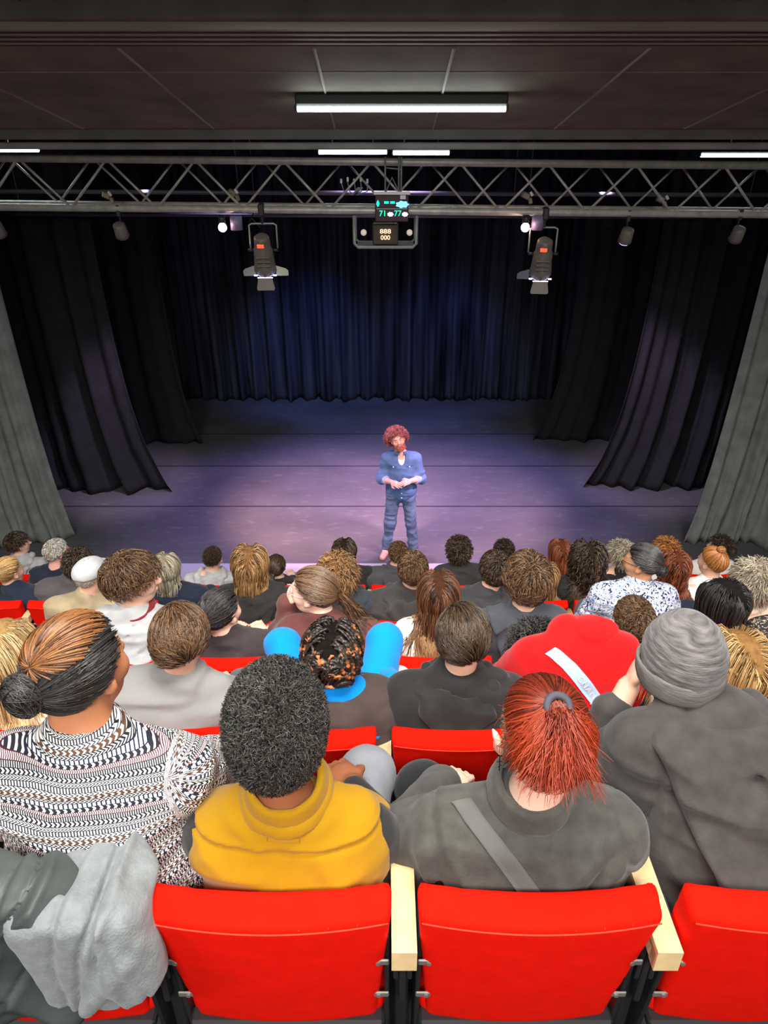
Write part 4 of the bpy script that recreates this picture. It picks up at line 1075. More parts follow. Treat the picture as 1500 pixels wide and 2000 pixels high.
def pattern_mat():
    m = bpy.data.materials.new('sweater_pattern'); m.use_nodes = True; nt = m.node_tree; b = nt.nodes['Principled BSDF']; b.inputs['Roughness'].default_value = .9; b.inputs['Specular IOR Level'].default_value = .2
    N = nt.nodes.new; Lk = nt.links.new
    def M(op, a, c=None):
        n = N('ShaderNodeMath'); n.operation = op
        for i, v in enumerate((a, c)):
            if v is None: continue
            if isinstance(v, (int, float)): n.inputs[i].default_value = v
            else: Lk(v, n.inputs[i])
        return n.outputs[0]
    at = N('ShaderNodeAttribute'); at.attribute_name = 'pat'; sp = N('ShaderNodeSeparateXYZ'); Lk(at.outputs['Vector'], sp.inputs[0]); u, v = sp.outputs[0], sp.outputs[1]
    nb = 10; vv = M('FRACT', M('MULTIPLY', v, 1/.074)); loc = M('FRACT', M('MULTIPLY', vv, nb))
    def ramp(cols):
        r = N('ShaderNodeValToRGB'); r.color_ramp.interpolation = 'CONSTANT'; e = r.color_ramp.elements
        e[0].position = 0; e[0].color = (*cols[0], 1); e[1].position = 1/nb; e[1].color = (*cols[1], 1)
        for i, c in enumerate(cols[2:], 2): q = e.new(i/nb); q.color = (*c, 1)
        Lk(vv, r.inputs[0]); return r.outputs[0]
    # R: shear amount, G: frequency/200, B: duty
    par = ramp([(1.0, .45, .5), (0, .9, .35), (1, .95, .5), (.5, .30, .40), (0, .45, .65), (2.2, .5, .42), (.8, .32, .4), (1.6, .42, .62), (0, .7, .5), (3, .6, .45)])
    ink = ramp([(.015, .015, .018), (.03, .03, .035), (.10, .012, .02), (.02, .02, .03), (.012, .02, .05), (.015, .015, .02), (.10, .05, .03), (.012, .012, .016), (.03, .03, .04), (.02, .02, .02)])
    s3 = N('ShaderNodeSeparateColor'); Lk(par, s3.inputs[0])
    tri = M('ABSOLUTE', M('SUBTRACT', loc, .5))
    w_ = M('FRACT', M('ADD', M('MULTIPLY', M('MULTIPLY', s3.outputs[1], 230), u), M('MULTIPLY', tri, s3.outputs[0])))
    on = M('GREATER_THAN', w_, s3.outputs[2])
    line = M('GREATER_THAN', tri, .43)
    val = M('MAXIMUM', on, line)
    mx = N('ShaderNodeMixRGB'); Lk(val, mx.inputs[0]); mx.inputs[1].default_value = (.82, .80, .78, 1); Lk(ink, mx.inputs[2]); Lk(mx.outputs[0], b.inputs['Base Color'])
    return m
def voro_mat(name, c0, c1, c2, scale, t1, t2):
    m = bpy.data.materials.new(name); m.use_nodes = True; nt = m.node_tree; b = nt.nodes['Principled BSDF']; b.inputs['Roughness'].default_value = .85
    tc = nt.nodes.new('ShaderNodeTexCoord'); n = nt.nodes.new('ShaderNodeTexNoise'); n.inputs['Scale'].default_value = scale; n.inputs['Detail'].default_value = 1.5; n.inputs['Distortion'].default_value = 1.4
    r = nt.nodes.new('ShaderNodeValToRGB'); r.color_ramp.interpolation = 'CONSTANT'; e = r.color_ramp.elements
    e[0].position = 0; e[0].color = (*c0, 1); e[1].position = t1; e[1].color = (*c1, 1); q = e.new(t2); q.color = (*c2, 1); q = e.new(min(.98, t2+.05)); q.color = (*c1, 1)
    nt.links.new(tc.outputs['Object'], n.inputs['Vector']); nt.links.new(n.outputs[0], r.inputs[0]); nt.links.new(r.outputs[0], b.inputs['Base Color']); return m
pattern = pattern_mat(); floral = voro_mat('blouse_floral', (.01, .02, .09), (.86, .88, .92), (.03, .16, .62), 42, .44, .54); dots = voro_mat('top_dotted', (.02, .018, .018), (.02, .018, .018), (.75, .62, .42), 60, .3, .58)
P = person
# ================= nearest row
# mustard vest
vest_arm = dict(larm=((-.255, .07, .72), (-.10, .30, .64)), rarm=((.262, .06, .70), (.12, .28, .66)))
r, g, tf = P('person with round black tight-curled afro wearing a mustard vest over black sleeves', 0, -.20, top=black_f, top_name='shirt', trousers=denim_light, skin='brown', h=.008, hairm=HM['curlblack'], hx=-.014, hy=.02, dz=-.02, w=.97, sh=.868, seed=2, inf=.002, amp=.002, noneck=True,
    hairs=dict(style='afro', N=15000, L=.034, rad=.0019, th=.030, curl=.0046, cfreq=260, S=8, hl='low', shape=(.95, 1.0, 1.10), shift=(0, -.004, -.004), capn=.004), lleg=((-.24, .45, .50), (-.2, .46, .1)), rleg=((.15, .45, .51), (.15, .46, .1)), **vest_arm)
def vest_fn(P):
    f = smin(torso_fn(P, g, .024, True, 0, 1, .006), cap(P, np.array((g.lx, g.ly, g.sh-.02)), np.array((g.head[0]*.5, g.head[1]*.5-.005, g.sh+.050)), .082, .062), .03)-folds(P, 31, (5, 5, 14), .005)-creases(P, g, [(-.17, .98, -.04, .90, .016, .007), (-.19, .90, -.02, .86, .014, .006), (.18, .99, .05, .93, .014, .006), (.04, .80, .17, .86, .014, .006), (-.03, .84, -.15, .78, .014, .007), (-.04, 1.0, .06, .995, .012, -.006)])
    zl = .905+.25*P[:, 0]**2+.02*P[:, 0]; bk = (P[:, 1] < .06)
    f = f+.0055*np.exp(-((P[:, 2]-zl)/.004)**2)*bk-.004*np.exp(-((P[:, 2]-zl-.012)/.006)**2)*bk
    f = f+.0035*np.exp(-((P[:, 0]-.005)/.003)**2)*(P[:, 2] < zl)*bk-.002*np.exp(-((P[:, 0]+.006)/.005)**2)*(P[:, 2] < zl)*bk
    arm = np.minimum(*[cap(P, g.S[s]+np.array((s*.055, 0, .0)), g.S[s]+np.array((s*.065, .02, -.16)), .048, .05) for s in (-1, 1)])
    f = smax(f, -arm, .012); f = smax(f, .47-P[:, 2], .01)
    return f
lo, hi = skel_bounds(g); V, F = surf(vest_fn, lo, hi, .0058); vs_o = link('vest', npmesh('vest', V, F), mustard, r)
for hh_, rr, tt, zo in ((.036, .078, .008, .054), (.024, .088, .009, .030)):
    fn, a, b = collar_fn(g, hh_, rr, tt, False, 4); a[2] -= .03; V, F = surf(lambda Q: fn(Q-np.array((0, 0, zo), f32)), a, b, .0055); link('collar', npmesh('collar', V, F), mustard, vs_o)
lb = MB()
for (a, b) in (((-.035, 1.0), (-.035, .965)), ((.03, 1.0), (.03, .965)), ((-.035, .965), (.03, .965))):
    pp = []
    for t in np.linspace(0, 1, 6):
        x = a[0]+(b[0]-a[0])*t; z = a[1]+(b[1]-a[1])*t-.035; y = -.4
        for _ in range(40): y += max(0, float(vest_fn(np.array([[x, y, z]], f32))[0])*.8)
        pp.append((x, y, z))
    lb.tube(pp, .0009, 4)
lb.build('label_stitching', mat('stitch', srgb(150, 100, 10), .8), vs_o)
seat(0, 0, 'red seat in the nearest row behind the mustard vest')

# red ponytail with shaved sides
r, g, tf = P('person with red ponytail above shaved sides, dark fleece jacket and strap across the back', 0, .30, top=charcoal, top_name='jacket', trousers=TROUS[1], skin='pale', h=.008, hairm=HM['red'], hx=.016, hy=.0, dz=-.02, ear=1.9, w=1.0, sh=.868, seed=4, inf=.022, amp=.010, blouse=.01, roll=-.05,
    hairs=[dict(m=HM['stubble'], style='short', N=1500, L=.006, rad=.0007, th=.003, hl='std', capn=.0008), dict(style='gather', N=3600, L=.1, rad=.0012, th=.010, hl='under', gather=(.10, -.40, .95), tail=.150, tail_dir=(-.08, -.30, -1), vol=.029, tie=mat('tie_grey', srgb(66, 66, 76), .8))],
    collar=dict(h=.062, r=.076, t=.010, zo=.045), cr=[(-.10, .99, .09, .985, .010, .010), (-.07, .975, .10, .955, .010, -.008), (-.19, .90, -.15, .74, .010, -.016), (-.17, .90, -.125, .76, .012, .014), (-.22, .86, -.24, .72, .012, .012), (.05, .80, .13, .92, .013, .012), (.10, .78, .17, .90, .012, -.012), (.12, .76, .20, .88, .012, .012), (-.04, .76, -.12, .84, .012, .010), (.20, .92, .245, .74, .010, -.012)], larm=((-.275, .06, .70), (-.14, .28, .64)), rarm=((.27, .08, .71), (.12, .28, .64)), lleg=((-.185, .42, .48), (-.16, .44, .1)), fr=(5, 6, 9))
strap(r, tf, [(-.140, .95), (-.115, .88), (-.07, .78), (.0, .64), (.06, .52)], .042, FB('strap_dark', (92, 92, 88), .5, .1, 500), 'shoulder_strap', dirv=(0, .6, -.8))
er = MB(); R_, H_ = g.R, g.head
def hp(p): return tuple(np.array(p)@g.R.T+g.head)
er.tube([hp((-.084+.006*math.cos(t), -.002, -.050+.006*math.sin(t))) for t in np.linspace(0, 2*math.pi, 14)[:-1]], .0014, 5, closed=True)
er.tube([hp((-.084, -.002, -.056)), hp((-.084, -.002, -.098))], .001, 5); er.tube([hp((-.090, -.002, -.072)), hp((-.078, -.002, -.072))], .001, 5); er.tube([hp((-.087, -.002, -.088)), hp((-.081, -.002, -.082))], .001, 5)
er.build('earring', mat('earring_dark', (.05, .03, .03), .3, metal=.8), r, True)
seat(0, 1, 'red seat in the nearest row behind the dark fleece with shoulder strap')

# beanie
def lean_extra(P_, f): return f
r, g, tf = P('person in a grey knitted beanie and dark hoodie leaning forward, fingers raised beside face', 0, .77, top=hood_grey, top_name='hoodie', trousers=white_tr, skin='fair', h=.008, hairm=HM['dblond'], hx=-.075, hy=.285, dz=-.085, ly=.15, lx=.02, w=1.05, fat=1.05, seed=5, inf=.020, amp=.011, blouse=.012, sh=.945, pitch=-.12,
    hairs=dict(style='long', N=420, L=.11, rad=.0012, th=.006, hl='std', grav=.8, S=8), larm=((-.255, .30, .60), (-.112, .43, .865)), rarm=((.29, .22, .70), (.1, .42, .64)), palm=((.8, 0, .2), (0, 0, -1)), curl=.35, lleg=((-.185, .47, .54), (-.18, .46, .1)), hood=-1.3, hs=.94, fr=(4, 6, 10), sl_len=.72, cr=[(-.17, .93, -.205, .74, .006, -.012), (-.16, .92, -.19, .74, .012, .010), (-.15, .84, -.02, .80, .012, .010), (-.16, .80, -.04, .72, .014, .012), (-.10, .68, .10, .76, .016, .012), (-.14, .60, .12, .68, .018, .014), (-.10, .54, .14, .60, .018, .013), (.02, .62, .18, .74, .014, .012)])
def beanie_mat():
    m = mat('beanie_knit', srgb(98, 93, 92), .95, .9, 70, .6, 30, sheen=.2, stretch=(.7, .7, 5), bdist=.004); return m
bm_ = beanie_mat()
def beanie(P_):
    Q = (P_-g.head.astype(f32))@g.R.astype(f32)
    f = ell(Q, (0, -.020, .052), (.092, .106, .108)); f = f-.004*np.sin(Q[:, 2]*320+2*np.sin(Q[:, 0]*20))*.25
    top = ell(Q, (-.028, -.045, .165), (.017, .03, .025)); f = smax(f, -top, .03)
    lim = -.030-(Q[:, 1])*.25-Q[:, 2]; f = smax(f, lim, .01)
    inner = ell(Q, (0, -.016, .03), (.079, .10, .095)); f = smax(f, -inner, .004)
    return f-.002*vnoise(P_*40, 3)
def brim(P_):
    Q = (P_-g.head.astype(f32))@g.R.astype(f32); s_ = Q[:, 2]+Q[:, 1]*.25
    e = ell(Q, (0, -.018, .02), (.097, .112, .125)); f = smax(np.abs(e+.004)-.005, np.abs(s_+.008)-.032, .006); return f-.0015*vnoise(P_*45, 5)
V, F = surf(beanie, g.head-.17, g.head+.2, .005); bo = link('beanie', npmesh('beanie', V, F), bm_, r)
V, F = surf(brim, g.head-.17, g.head+.2, .005); link('beanie_cuff', npmesh('beanie_cuff', V, F), mat('beanie_cuff', srgb(116, 111, 108), .95, .8, 90, .2, 30, stretch=(.7, .7, 5), bdist=.003), bo)
seat(0, 2, 'red seat at the right edge of the nearest row behind the beanie wearer')

# patterned sweater
r, g, tf = P('person with dark hair, brown crown and low bun, black and white patterned sweater', 0, -.60, ly_off=.05, top=pattern, top_name='sweater', trousers=FB('navy_knit', (70, 80, 98), .8, .15, 160), skin='warm', h=.008, hairm=HM['skyblack'], hx=-.035, hy=.075, dz=.04, ly=.0, lx=-.03, w=1.06, fat=1.30, seed=6, inf=.016, amp=.006, blouse=.02, yaw=.42, pitch=.0, hs=.95, sh=.975,
    hairs=[dict(style='gather', N=3200, L=.1, rad=.0014, th=.016, hl='std', gather=(-.02, -.9, .02), tail=.0, bun=((-.012, -.142, .035), (.042, .034, .050), dict(N=300, rad=.0016))), ], larm=((-.31, .10, .74), (-.16, .32, .66)), rarm=((.165, .20, .77), (.0, .34, .60)), cr=[(.12, .80, .02, .70, .012, -.010), (.13, .76, .0, .62, .014, .010), (.15, .72, .06, .58, .012, .009)], neck=.06, rleg=((.21, .44, .55), (.2, .46, .1)), sl_len=.35, collar=dict(h=.03, r=.075, t=.008, m=pattern))
# brown crown section over the dark hair
hair(g, r, HM['wetbrown'], style='gather', N=700, L=.1, rad=.0015, th=.0185, hl='crown', gather=(-.02, -.72, .5), seed=77, capn=0.0, offs=1.02).name = 'brown_hair_section'
sw = [o for o in r.children if o.name.startswith('sweater')][0].data; n = len(sw.vertices); co = np.empty(n*3); sw.vertices.foreach_get('co', co); co = co.reshape(-1, 3)
S_, E_, W_ = g.S[1], np.array(g.rarm[0]), np.array(g.rarm[1]); c32 = co.astype(f32)
da = np.minimum(cap(c32, S_, E_, .055), cap(c32, E_, W_, .045)); dt_ = torso_fn(c32, g, 0, True, 0); isarm = (da < dt_+.004) & (co[:, 0] > g.lx+.13)
u = co[:, 0]+.4*co[:, 1]; v = co[:, 2]-1.1*np.clip(co[:, 0]-.0, 0, 1)**1.3*np.clip((.95-co[:, 2])*2.2, 0, 1)
ax = E_-S_; L_ = np.linalg.norm(ax); ax = ax/L_; ta = (co-S_)@ax; q = co-S_-ta[:, None]*ax
e1 = np.cross(ax, (0, 1, 0)); e1 /= np.linalg.norm(e1); e2 = np.cross(ax, e1); th_ = np.arctan2(q@e2, q@e1)
u = np.where(isarm, ta*.9+.3, u); v = np.where(isarm, th_*.062+ta*.25, v)
at = sw.attributes.new('pat', 'FLOAT_VECTOR', 'POINT'); at.data.foreach_set('vector', np.stack([u, v, 0*u], 1).astype(f32).ravel())
co_l = [o for o in r.children if o.name.startswith('collar')][0].data; n2 = len(co_l.vertices); c2 = np.empty(n2*3); co_l.vertices.foreach_get('co', c2); c2 = c2.reshape(-1, 3)
at = co_l.attributes.new('pat', 'FLOAT_VECTOR', 'POINT'); at.data.foreach_set('vector', np.stack([c2[:, 0]+c2[:, 1], c2[:, 2], 0*c2[:, 0]], 1).astype(f32).ravel())
seat(0, -1, 'red seat at the left edge of the nearest row, draped with coats')

# coats over that seat
sx, sy, sz = SEATS[(0, -1)].location
def coat1(P_):
    x, y, z = P_[:, 0], P_[:, 1], P_[:, 2]+.02; Q = np.stack([x, y, z], 1)
    f = rbox(Q, (.175, -.062, .82), (.122, .036, .15), .036, rotm(0, -.12, 0)); f = smin(f, ell(Q, (.245, -.06, .82), (.065, .045, .12)), .06)
    f = smin(f, ell(Q, (.19, .02, .93), (.11, .09, .030)), .05)
    f = f-.007*vnoise(Q*np.array((8, 8, 4), f32), 3)-.0025*vnoise(Q*np.array((40, 30, 30), f32), 4)
    for x0, a, b, dp, wd in ((.125, .10, .3, .010, .007), (.165, .22, 1.0, .013, .006), (.215, -.10, .8, .012, .007), (.262, -.35, .3, .010, .008)):
        dd = x-(x0+a*(z-.82)+b*(z-.82)**2+.003*np.sin(z*30+x0*90)); f = f+dp*np.exp(-(dd/wd)**2)-dp*.5*np.exp(-((dd-.016)/.012)**2)
    sw = cap(Q, (.175, -.115, .74), (.265, -.105, .87), .016, .010); f = smin(f, sw, .03)
    f = smax(f, -cap(Q, (.20, -.15, .745), (.225, -.145, .79), .022, .012), .02)
    return smax(f, .69+1.5*(x-.14)**2*(1+.8*(x > .14))-z, .006)*.8
V, F = surf(coat1, (.0, -.22, .62), (.40, .14, 1.0), .0062); o = link('fleece_coat', npmesh('fleece_coat', V, F), FB('fleece_grey', (126, 131, 132), .9, .14, 180, 40), None); o.location = (sx, sy, sz)
tag(o, 'light grey fleece coat hung in folds over the leftmost nearest red seat', 'coat')
def coat2(P_):
    x, y, z = P_[:, 0], P_[:, 1], P_[:, 2]
    f = rbox(P_, (-.06, -.04, .76), (.20, .045, .19), .04); f = smin(f, ell(P_, (.0, .0, .93), (.17, .07, .04)), .05)
    w_ = x+.5*(z-.8)
    for x0, a, dp in ((-.16, .5, .008), (-.08, .9, .010), (-.02, .35, .009), (.06, .75, .009)):
        dd = x-(x0+a*(z-.78)+.006*np.sin(z*25+x0*50)); f = f+dp*np.exp(-(dd/.006)**2)-dp*.5*np.exp(-((dd-.015)/.011)**2)
    return (smax(f-.008*(1-2*np.abs(np.sin(w_*22+np.sin(z*11))))-.009*vnoise(P_*np.array((12, 10, 12), f32), 7), .52-z, .01))*.9
V, F = surf(coat2, (-.32, -.18, .48), (.2, .12, 1.02), .0068); o = link('padded_jacket', npmesh('padded_jacket', V, F), mat('jacket_green', srgb(66, 72, 70), .5, .3, 60, .3, 9), None); o.location = (sx, sy, sz)
tag(o, 'dark green-grey jacket hung over a red seat left of the fleece coat', 'jacket')

# ================= second row
P('person with long straight blond hair cut off by the left picture edge, second row', 1, -1.31, top=cream, hairm=HM['blond'], hairs=lg(N=1800, L=.40, rad=.0018), skin='fair', dz=-.09, seed=7)
seat(1, -2, 'red seat behind the blond person at the far left of the second row')
P('person with straight short brown hair in a plain grey sweatshirt, second row', 1, -.735, top=mid_grey, top_name='sweatshirt', hairm=HM['brown'], skin='fair', h=.009, hx=.038, dz=-.03, w=1.02, seed=8, inf=.016, amp=.009, cr=[(-.16, .88, .12, .86, .016, .008), (-.12, .82, .16, .80, .018, .009), (-.15, .75, .08, .73, .018, .008), (-.12, .93, .10, .935, .012, -.006)], hairs=st(N=3600, L=.085, rad=.0013, th=.016, hl='fade', grav=.45, S=10, crown=(-.35, .55, .8)), collar=dict(h=.026, r=.066, t=.008), pitch=.06)
seat(1, -1, 'red seat behind the plain grey sweatshirt, second row')
P('person with short twisted braids tipped orange, bright blue tracksuit under a dark vest', 1, -.165, top=blue_f, top_name='tracksuit_top', trousers=blue_f, hairm=HM['braid'], skin='warm', h=.009, hx=-.014, hy=.02, dz=-.10, w=.95, seed=9, inf=.018, yaw=.15, roll=.05, lleg=((-.27, .50, .70), (-.18, .47, .20)), rleg=((.165, .52, .72), (.15, .47, .20)), hood=1.0,
  hairs=dict(style='braid', N=260, L=.105, rad=.0060, th=.018, hl='low', grav=.5, S=18, tipfrac=.62, lvar=.35, part=.03, sides=6, vol=.04, crown=(0, .5, .85)), rarm=((.265, .10, .74), (.16, .36, .66)))
rG = [o for o in C.objects if o.name.startswith('person')][-1]
gG = make_fig(head=(-.014, .02, 1.095), sh=.86, ly=-.01, w=.95)
def pvest(P_):
    f = torso_fn(P_, gG, .036, False, 0); zz = P_[:, 2]; f = f-.006*np.abs(np.sin(zz*34+P_[:, 0]*3))-folds(P_, 41, (7, 7, 10), .005)
    arm = np.minimum(*[cap(P_, gG.S[s]+np.array((s*.045, 0, 0)), gG.S[s]+np.array((s*.06, .02, -.2)), .055, .06) for s in (-1, 1)])
    f = smax(f, -arm, .015); hd = smin(ell(P_, (0, -.115, gG.sh-.0), (.125, .055, .10)), cap(P_, (-.12, -.08, gG.sh+.02), (.12, -.08, gG.sh+.02), .03), .04)
    f = smin(f, hd-folds(P_, 43, (9, 9, 9), .006), .02); return smax(f, .5-zz, .01)
lo, hi = skel_bounds(gG); V, F = surf(pvest, lo, hi, .009); link('padded_vest', npmesh('padded_vest', V, F), puffer, rG)
seat(1, 0, 'red seat behind the twisted braids and dark padded vest, second row')
P('person with side-parted short dark hair and black hoodie, second row centre', 1, .245, top=black_f, top_name='hoodie', trousers=white_tr, hairm=HM['dbrown'], skin='fair', h=.009, hx=.025, dz=-.03, w=1.0, seed=10, inf=.02, amp=.008, cr=[(-.16, .90, -.145, .74, .008, -.010), (.16, .90, .145, .74, .008, -.010), (-.12, .74, .08, .68, .016, .009)], hood=1.12, hairs=st(N=3600, L=.070, rad=.0013, th=.012, hl='fade', grav=.25, S=10, crown=(-.3, .62, .75)), lleg=((-.19, .45, .53), (-.17, .46, .1)), pitch=.1)
seat(1, 1, 'red seat behind the black hoodie with side-parted hair, second row')
r, g, tf = P('person bent forward in a red hoodie with pale blue lettered strap across back', 1, .715, top=red_f, top_name='hoodie', hairm=HM['curlblack'], skin='warm', h=.009, hx=-.11, hy=.33, dz=-.33, ly=.13, w=.90, fat=1.0, seed=11, inf=.024, amp=.006, blouse=.015, sh=.965, pitch=-.5, hairs=cu(N=1500, th=.02), larm=((-.24, .24, .72), (-.1, .42, .64)), rarm=((.25, .24, .72), (.1, .42, .64)))
def redhood(P_):
    c = np.array((.055, g.ly+.06, g.sh+.03))
    f = ell(P_, c+np.array((0, 0, .0)), (.118, .105, .078), rotm(-.55, -.12, 0)); f = smax(f, -ell(P_, c+np.array((-.02, .12, .06)), (.09, .09, .05)), .02)
    f = smin(f, polycap(P_, [c+np.array(p) for p in ((-.08, .04, .03), (-.10, -.03, -.02), (-.03, -.095, -.07), (.06, -.10, -.07), (.125, -.03, -.04), (.10, .04, -.03))], .024), .02)
    f = smax(f, -cap(P_, c+np.array((-.02, -.035, .10)), c+np.array((.04, -.10, .01)), .010, .006), .02)
    return f-folds(P_, 19, (6, 8, 9), .007)
c = np.array((.03, g.ly, g.sh)); V, F = surf(redhood, c-.24, c+.25, .008); link('hood', npmesh('hood', V, F), red_f, r)
strap(r, tf, [(-.125, 1.10), (-.06, 1.02), (.03, .88), (.10, .76), (.17, .62)], .050, mat('strap_pale_blue', srgb(168, 196, 222), .5, .1, 300), 'crossbody_strap', letters=[('C', .10), ('H', .14), ('I', .18), ('C', .33), ('N', .38), ('A', .43), ('N', .48), ('L', .60), ('C', .65), ('C', .76), ('N', .81)], buckle=.54, dirv=(0, .75, -.66))
seat(1, 2, 'red seat behind the bent red hoodie with pale strap, second row')
P('person with glossy dark blond hair curling at the ends and cream top, right of beanie', 1, 1.26, top=cream, top_name='top', hairm=HM['dblond'], skin='fair', h=.010, hx=-.03, dz=-.14, seed=12, hairs=lg(N=2200, L=.27, rad=.0018, vol=.09, th=.02), yaw=-.2)
seat(1, 3, 'red seat behind the cream top and dark blond hair, second row right')

# ================= third row
P('young person in profile facing right, voluminous brown hair, light grey hoodie with maroon collar', 2, -1.205, top=light_grey, top_name='hoodie', hairm=HM['brown'], skin='fair', h=.010, hx=.012, dz=.045, w=.98, seed=13, inf=.018, hood=-1.05, yaw=1.2, pitch=.05, hairs=[st(N=2600, L=.070, rad=.0018, th=.028, hl='high', grav=.1, fringe=.25, S=8, vol=.12, rough=.012), dict(m=HM['dbrown'], style='short', N=900, L=.012, rad=.0010, th=.005, hl='fade')], collar=dict(h=.05, r=.078, t=.014, m=maroon, name='inner_collar'))
seat(2, -2, 'red seat behind the light grey hoodie with maroon collar, third row')
P('person with black hair in low bun, dark brown top, face turned slightly right', 2, -.76, top=FB('dark_brown_top', (64, 56, 58)), top_name='top', hairm=HM['skyblack'], skin='pale', hx=-.04, dz=-.135, w=.98, seed=14, yaw=.5, hairs=dict(style='gather', N=1300, L=.1, rad=.0022, th=.012, hl='std', gather=(-.1, -.88, -.12), bun=((-.015, -.13, -.03), (.042, .034, .042))))
seat(2, -1, 'red seat behind the dark brown top and low black bun, third row')
r, g, tf = P('person in profile facing left, brown ponytail and plum sweater, hand on chin', 2, -.27, top=plum, hairm=HM['brown'], skin='pale', h=.010, hx=-.075, hy=.02, dz=-.015, w=1.05, seed=15, inf=.02, amp=.009, cr=[(.14, .88, .02, .76, .014, .009), (.17, .82, .06, .70, .014, .009)], yaw=-1.25, hairs=dict(style='gather', N=1700, L=.1, rad=.0019, th=.016, hl='std', gather=(.15, -.9, -.25), tail=.24, tail_dir=(.25, -.35, -1), vol=.016, tie=None), larm=((-.26, .12, .76), (-.215, .13, .985)), palm=((.9, .2, .3), (0, 0, -1)), curl=1.0)
glasses(g, r, mat('glasses_clear', (.7, .7, .75), .2))
seat(2, 0, 'red seat behind the plum sweater, third row')
P('person with very long straight brown hair over a white top', 2, .262, top=white_f, top_name='top', hairm=HM['longbrown'], skin='fair', h=.010, dz=-.03, w=.86, fat=.92, seed=16, hairs=lg(N=2200, L=.50, rad=.0020, part=0.0, tipfrac=.45, lvar=.5, vol=.03, th=.012, S=18, grav=1.1))
seat(2, 1, 'red seat behind the white top with very long brown hair, third row')
P('person with tousled brown hair and slate blue-grey hoodie, third row', 2, .665, top=slate, top_name='hoodie', hairm=HM['brown'], skin='fair', h=.010, hx=.02, dz=.05, w=.98, seed=17, inf=.02, hood=-1.0, hairs=st(N=2800, L=.075, rad=.0018, th=.026, hl='std', grav=.35, rough=.010, vol=.08))
seat(2, 2, 'red seat behind the slate blue-grey hoodie, third row')
P('child with short curly brown hair and black top in front of blue floral blouse', 2, 1.25, top=black_f, top_name='top', hairm=HM['brown'], skin='fair', hx=-.02, dz=-.19, w=.85, fat=.9, seed=18, hs=.95, hairs=st(N=2000, L=.045, rad=.0018, th=.018, hl='fade', rough=.02, curl=.004, cfreq=90))
seat(2, 3, 'red seat behind the child in black top, third row')
P('person with sleek long black hair, face turned left with mask loop at ear', 2, 1.68, top=black_f, top_name='top', hairm=HM['skyblack'], skin='tan', hx=-.04, dz=-.08, seed=19, yaw=-.55, hairs=lg(N=2400, L=.46, rad=.0020, th=.016, S=16))
seat(2, 4, 'red seat behind the sleek long black hair, third row')
P('person in black top with beige dots at the right picture edge', 2, 2.05, top=dots, top_name='blouse', hairm=HM['dbrown'], skin='fair', dz=.0, w=1.1, seed=20, hairs=lg(N=500, L=.2))
seat(2, 5, 'red seat behind the dotted black top at right edge, third row')

# ================= fourth row
r, g, tf = P('person wearing a white flat cap and beige high-collared sweater', 3, -1.90, top=beige, hairm=HM['grey'], skin='fair', hx=.065, dz=-.05, w=1.0, seed=21, inf=.018, yaw=.3, hairs=dict(style='short', N=300, L=.008, rad=.001, th=.003, hl='fade'), collar=dict(h=.055, r=.064, t=.009))
def capf(P_):
    Q = (P_-g.head.astype(f32))@g.R.astype(f32); f = ell(Q, (0, -.010, .045), (.094, .118, .078)); f = smax(f, .02-.12*Q[:, 1]*0-Q[:, 2]+.0*Q[:, 0]-.15*(-Q[:, 1])*-.6, .008)
    f = smin(f, ell(Q, (0, .10, .035), (.065, .055, .012)), .02); f = smax(f, -ell(Q, (0, -.014, .02), (.075, .098, .085)), .004); return f-.002*vnoise(P_*30, 4)
V, F = surf(capf, g.head-.18, g.head+.2, .007); link('flat_cap', npmesh('flat_cap', V, F), FB('cap_white', (186, 188, 188), .2, .06), r)
seat(3, -3, 'red seat behind the beige sweater and white cap, fourth row')
P('person with shoulder-length wavy golden brown hair and black hoodie', 3, -.815, top=black_f, top_name='hoodie', hairm=HM['lbrown'], skin='fair', hx=-.015, dz=.03, w=1.05, seed=22, inf=.02, hood=-1.1, hairs=lg(N=1300, L=.25, rad=.0028, curl=.006, cfreq=32, vol=.1, th=.018))
seat(3, -1, 'red seat behind the golden wavy hair and black hoodie, fourth row')
P('person with chin-length curly brown hair and dark blue-grey hoodie, fourth row', 3, -.235, top=FB('deep_slate', (54, 58, 64)), top_name='hoodie', hairm=HM['lbrown'], skin='fair', hx=-.055, dz=-.03, w=1.0, seed=23, inf=.02, hood=1.15, hairs=cu(N=1300, L=.085, th=.028, grav=.8, hl='low', rad=.003))
seat(3, 0, 'red seat behind the curly brown hair and dark blue-grey hoodie, fourth row')
P('person with thick short brown hair and charcoal hoodie, just below the performer', 3, .12, top=FB('hood_coal', (62, 59, 57)), top_name='hoodie', hairm=HM['brown'], skin='fair', hx=.06, dz=-.01, w=1.0, seed=24, inf=.02, hood=1.1, hairs=st(N=1500, L=.045, th=.014))
seat(3, 1, 'red seat behind the charcoal hoodie below the performer, fourth row')
P('person with dark layered hair and dark grey hoodie, left of the slate hoodie', 3, .60, top=FB('dark_grey_top', (58, 57, 60)), top_name='hoodie', hairm=HM['dbrown'], skin='fair', hx=.09, dz=-.01, w=1.0, seed=25, inf=.02, hood=1.1, hairs=st(N=1500, L=.055, th=.016, hl='low'))
seat(3, 2, 'red seat behind the dark grey hoodie beside the slate one, fourth row')
r, g, tf = P('person with black hair tied back, glasses and white blouse with blue flowers', 3, 1.58, top=floral, top_name='blouse', hairm=HM['skyblack'], skin='tan', h=.010, hx=.015, dz=.05, w=1.12, fat=1.12, seed=26, inf=.02, yaw=-1.0, hairs=dict(style='gather', N=1500, L=.1, rad=.0022, th=.012, hl='std', gather=(.0, -.95, -.1), bun=((0, -.13, -.02), (.045, .035, .04))))
